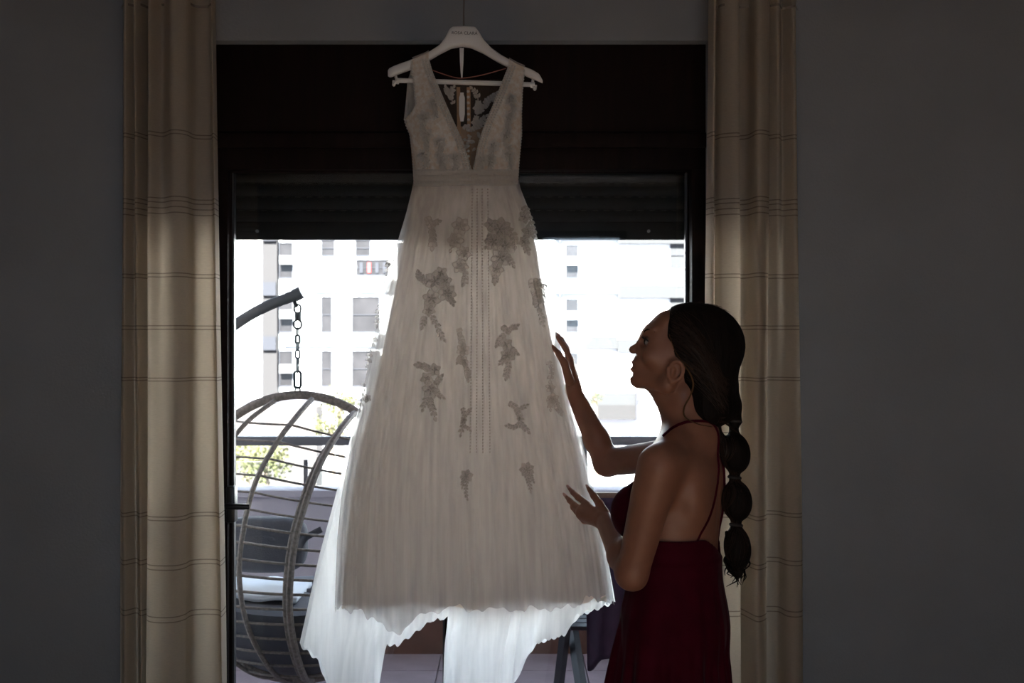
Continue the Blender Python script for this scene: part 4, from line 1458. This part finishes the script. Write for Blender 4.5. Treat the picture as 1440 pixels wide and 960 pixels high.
# hair ---------------------------------------------------------------------
HS = SDF((0.26, -0.90, 0.84), (0.62, -0.62, 1.62), 0.0022)
HS.ell(H(984, 485), hp(63.5, 54, 59), rot2(8), 0.0)
HS.ell(H(997, 535), hp(40, 45, 54), rot2(4), 0.02)
HS.ell(H(994, 575), hp(34, 40, 27), rot2(8), 0.018)
HS.ell(H(960, 462), hp(40, 47, 34), rot2(-25), 0.015)
HS.cone(H(1024, 545), H(1036, 592), *hp(14, 7.5), 0.012)
HS.ell(H(1030, 572), hp(12, 15, 15), None, 0.008)
HS.ell(H(1005, 568), hp(34, 34, 27), None, 0.015)
# clear the face, the ears' surround and the neck
ax = [HS.lo[i] + np.arange(HS.n[i]) * HS.h for i in range(3)]
X, Y, Z = np.meshgrid(*ax, indexing='ij', sparse=True)
V_ = 480 - (Z - CAMZ) * SH
U_ = 720 + X * SH
WW = np.abs((YH - Y) * SH)
hl = np.interp(V_.ravel(), [420, 434, 452, 468, 490, 506, 511, 516, 540, 548, 562, 585, 600], [947, 938.5, 935, 934, 932, 930, 934, 957, 960, 957, 954, 957, 976]).reshape(V_.shape)
hl = hl + 0.10 * np.clip(40 - WW, 0, 40) * (V_ < 500)
HS.a = np.maximum(HS.a, ((hl - U_) / SH * 0.8).astype(np.float32))
BUB = [((1032, 590), (1034, 637), (1033, 671), (21, 22, 29)), ((1033, 671), (1036, 704), (1035, 738), (21.5, 22, 29)), ((1035, 738), (1037, 770), (1038, 806), (19, 20, 31))]
for a, c, b, r in BUB:
    HS.cone(H(*a), H(*b), *hp(7.0, 7.0), 0.006)
    HS.ell(H(c[0], c[1]), hp(*r), rot2(-6), 0.008)
HS.cone(H(1003, 598), H(1020, 632), *hp(7, 9), 0.008)
hair = HS.mesh('hair', HAIR, woman, 1)
hb = BVHTree.FromPolygons([v.co.copy() for v in hair.data.vertices], [list(p.vertices) for p in hair.data.polygons])
hr = random.Random(5)


def on_hair(u, v, off=0.0006):
    p = H(u, v, 120)
    hit = hb.ray_cast(Vector(p), Vector((0, 1, 0)))
    if hit[0]:
        return hit[0] + Vector((0, -off, 0))
    h = hb.find_nearest(Vector(H(u, v, 5)))
    return h[0]


mb = MB()
for i in range(110):                                # combed back from the hairline to the tie
    v0 = hr.uniform(428, 512)
    u0 = np.interp(v0, [428, 436, 452, 490, 506, 512], [955, 941, 937, 934.5, 934, 940]) + abs(hr.gauss(0, 18))
    e = (hr.uniform(1026, 1042), hr.uniform(535, 588))
    mid = ((u0 + e[0]) / 2 + hr.uniform(-4, 4), lerp(v0, e[1], 0.42) - hr.uniform(0, 22) * (1 if v0 < 480 else -0.2))
    q = [on_hair(*a) for a in spline([(u0, v0), mid, e], 14)]
    mb.tube(q, [0.0003 + 0.0004 * math.sin(math.pi * (0.08 + 0.9 * k / 13)) for k in range(14)], 4)
for a, c, b, r in BUB:
    for i in range(34):
        s = hr.uniform(-0.92, 0.92)
        pts = [(a[0] + s * 5, a[1] + 2), (c[0] + s * r[0] * 1.0, c[1]), (b[0] + s * 5, b[1] - 2)]
        q = [on_hair(*z) for z in spline(pts, 12)]
        mb.tube(q, [0.0003 + 0.0005 * math.sin(math.pi * (0.08 + 0.9 * k / 11)) for k in range(12)], 4)
mb.build('combed_strands', HAIRL, hair, kind='stuff')
for c in ((1033, 671), (1035, 738), (1034, 592)):
    t = [Vector(H(c[0] + 7.5 * math.cos(z), c[1] + 1.0 * math.cos(z), 7.5 * math.sin(z))) for z in np.linspace(0, 6.283, 17)[:-1]]
    MB().tube(t, 0.0045, 8, closed=True).build('hair_tie', TIE, hair)
mb = MB()
for i in range(30):                                 # curls of the loose end
    u0, v0 = 1036 + hr.uniform(-14, 14), hr.uniform(745, 785)
    v1 = hr.uniform(800, 826)
    rad, turns, ph = hr.uniform(4, 11), hr.uniform(0.8, 1.8), hr.uniform(0, 6.28)
    uc = 1036 + hr.uniform(-12, 12)
    pts = []
    for k in range(22):
        t = k / 21
        pts.append(Vector(H(lerp(u0, uc, t) + rad * math.sin(ph + turns * 6.283 * t) * min(1, 2 * t), lerp(v0, v1, t), rad * math.cos(ph + turns * 6.283 * t) + hr.uniform(-0.3, 0.3))))
    mb.tube(pts, [0.0048 * (1 - 0.85 * (k / 21) ** 1.5) for k in range(22)], 5)
mb.build('curled_ends', HAIR, hair, kind='stuff')
mb = MB()
for d in (0, 0.8, 1.5, 2.1, 2.8):
    mb.tube([Vector(H(u + d * 0.6, v, ww)) for u, v, ww in spline([(960, 512, 48), (969, 524, 50), (974, 540, 50), (970, 556, 48), (962, 571, 46), (961, 583, 44), (969, 591, 42), (984, 597, 38), (1000, 600, 32)], 40)], 0.0007, 5)
mb.tube([Vector(H(u, v, ww)) for u, v, ww in spline([(941, 470, 48), (948, 490, 52), (958, 506, 53), (975, 520, 52)], 20)], 0.0009, 6)
mb.build('loose_strand', M('light_brown_strand', (0.10, 0.055, 0.028), 0.8, spec=0.03), hair)
mb = MB()
for i in range(60):                                 # flyaways
    a = hr.uniform(-2.2, 0.9)
    u, v = 984 + 61 * math.cos(a), 485 + 58 * math.sin(a)
    p = Vector(H(u, v, hr.uniform(-18, 18)))
    t = Vector((-math.sin(a), 0, -math.cos(a))) * 0.012
    n_ = Vector((math.cos(a), hr.uniform(-.3, .3), -math.sin(a))) * hr.uniform(0.0, 0.004)
    mb.tube([p, p + t + n_ * 0.7, p + 2 * t + n_], [0.0004, 0.0003, 0.0002], 4)
mb.build('flyaway_hair', HAIRL, hair, kind='stuff')
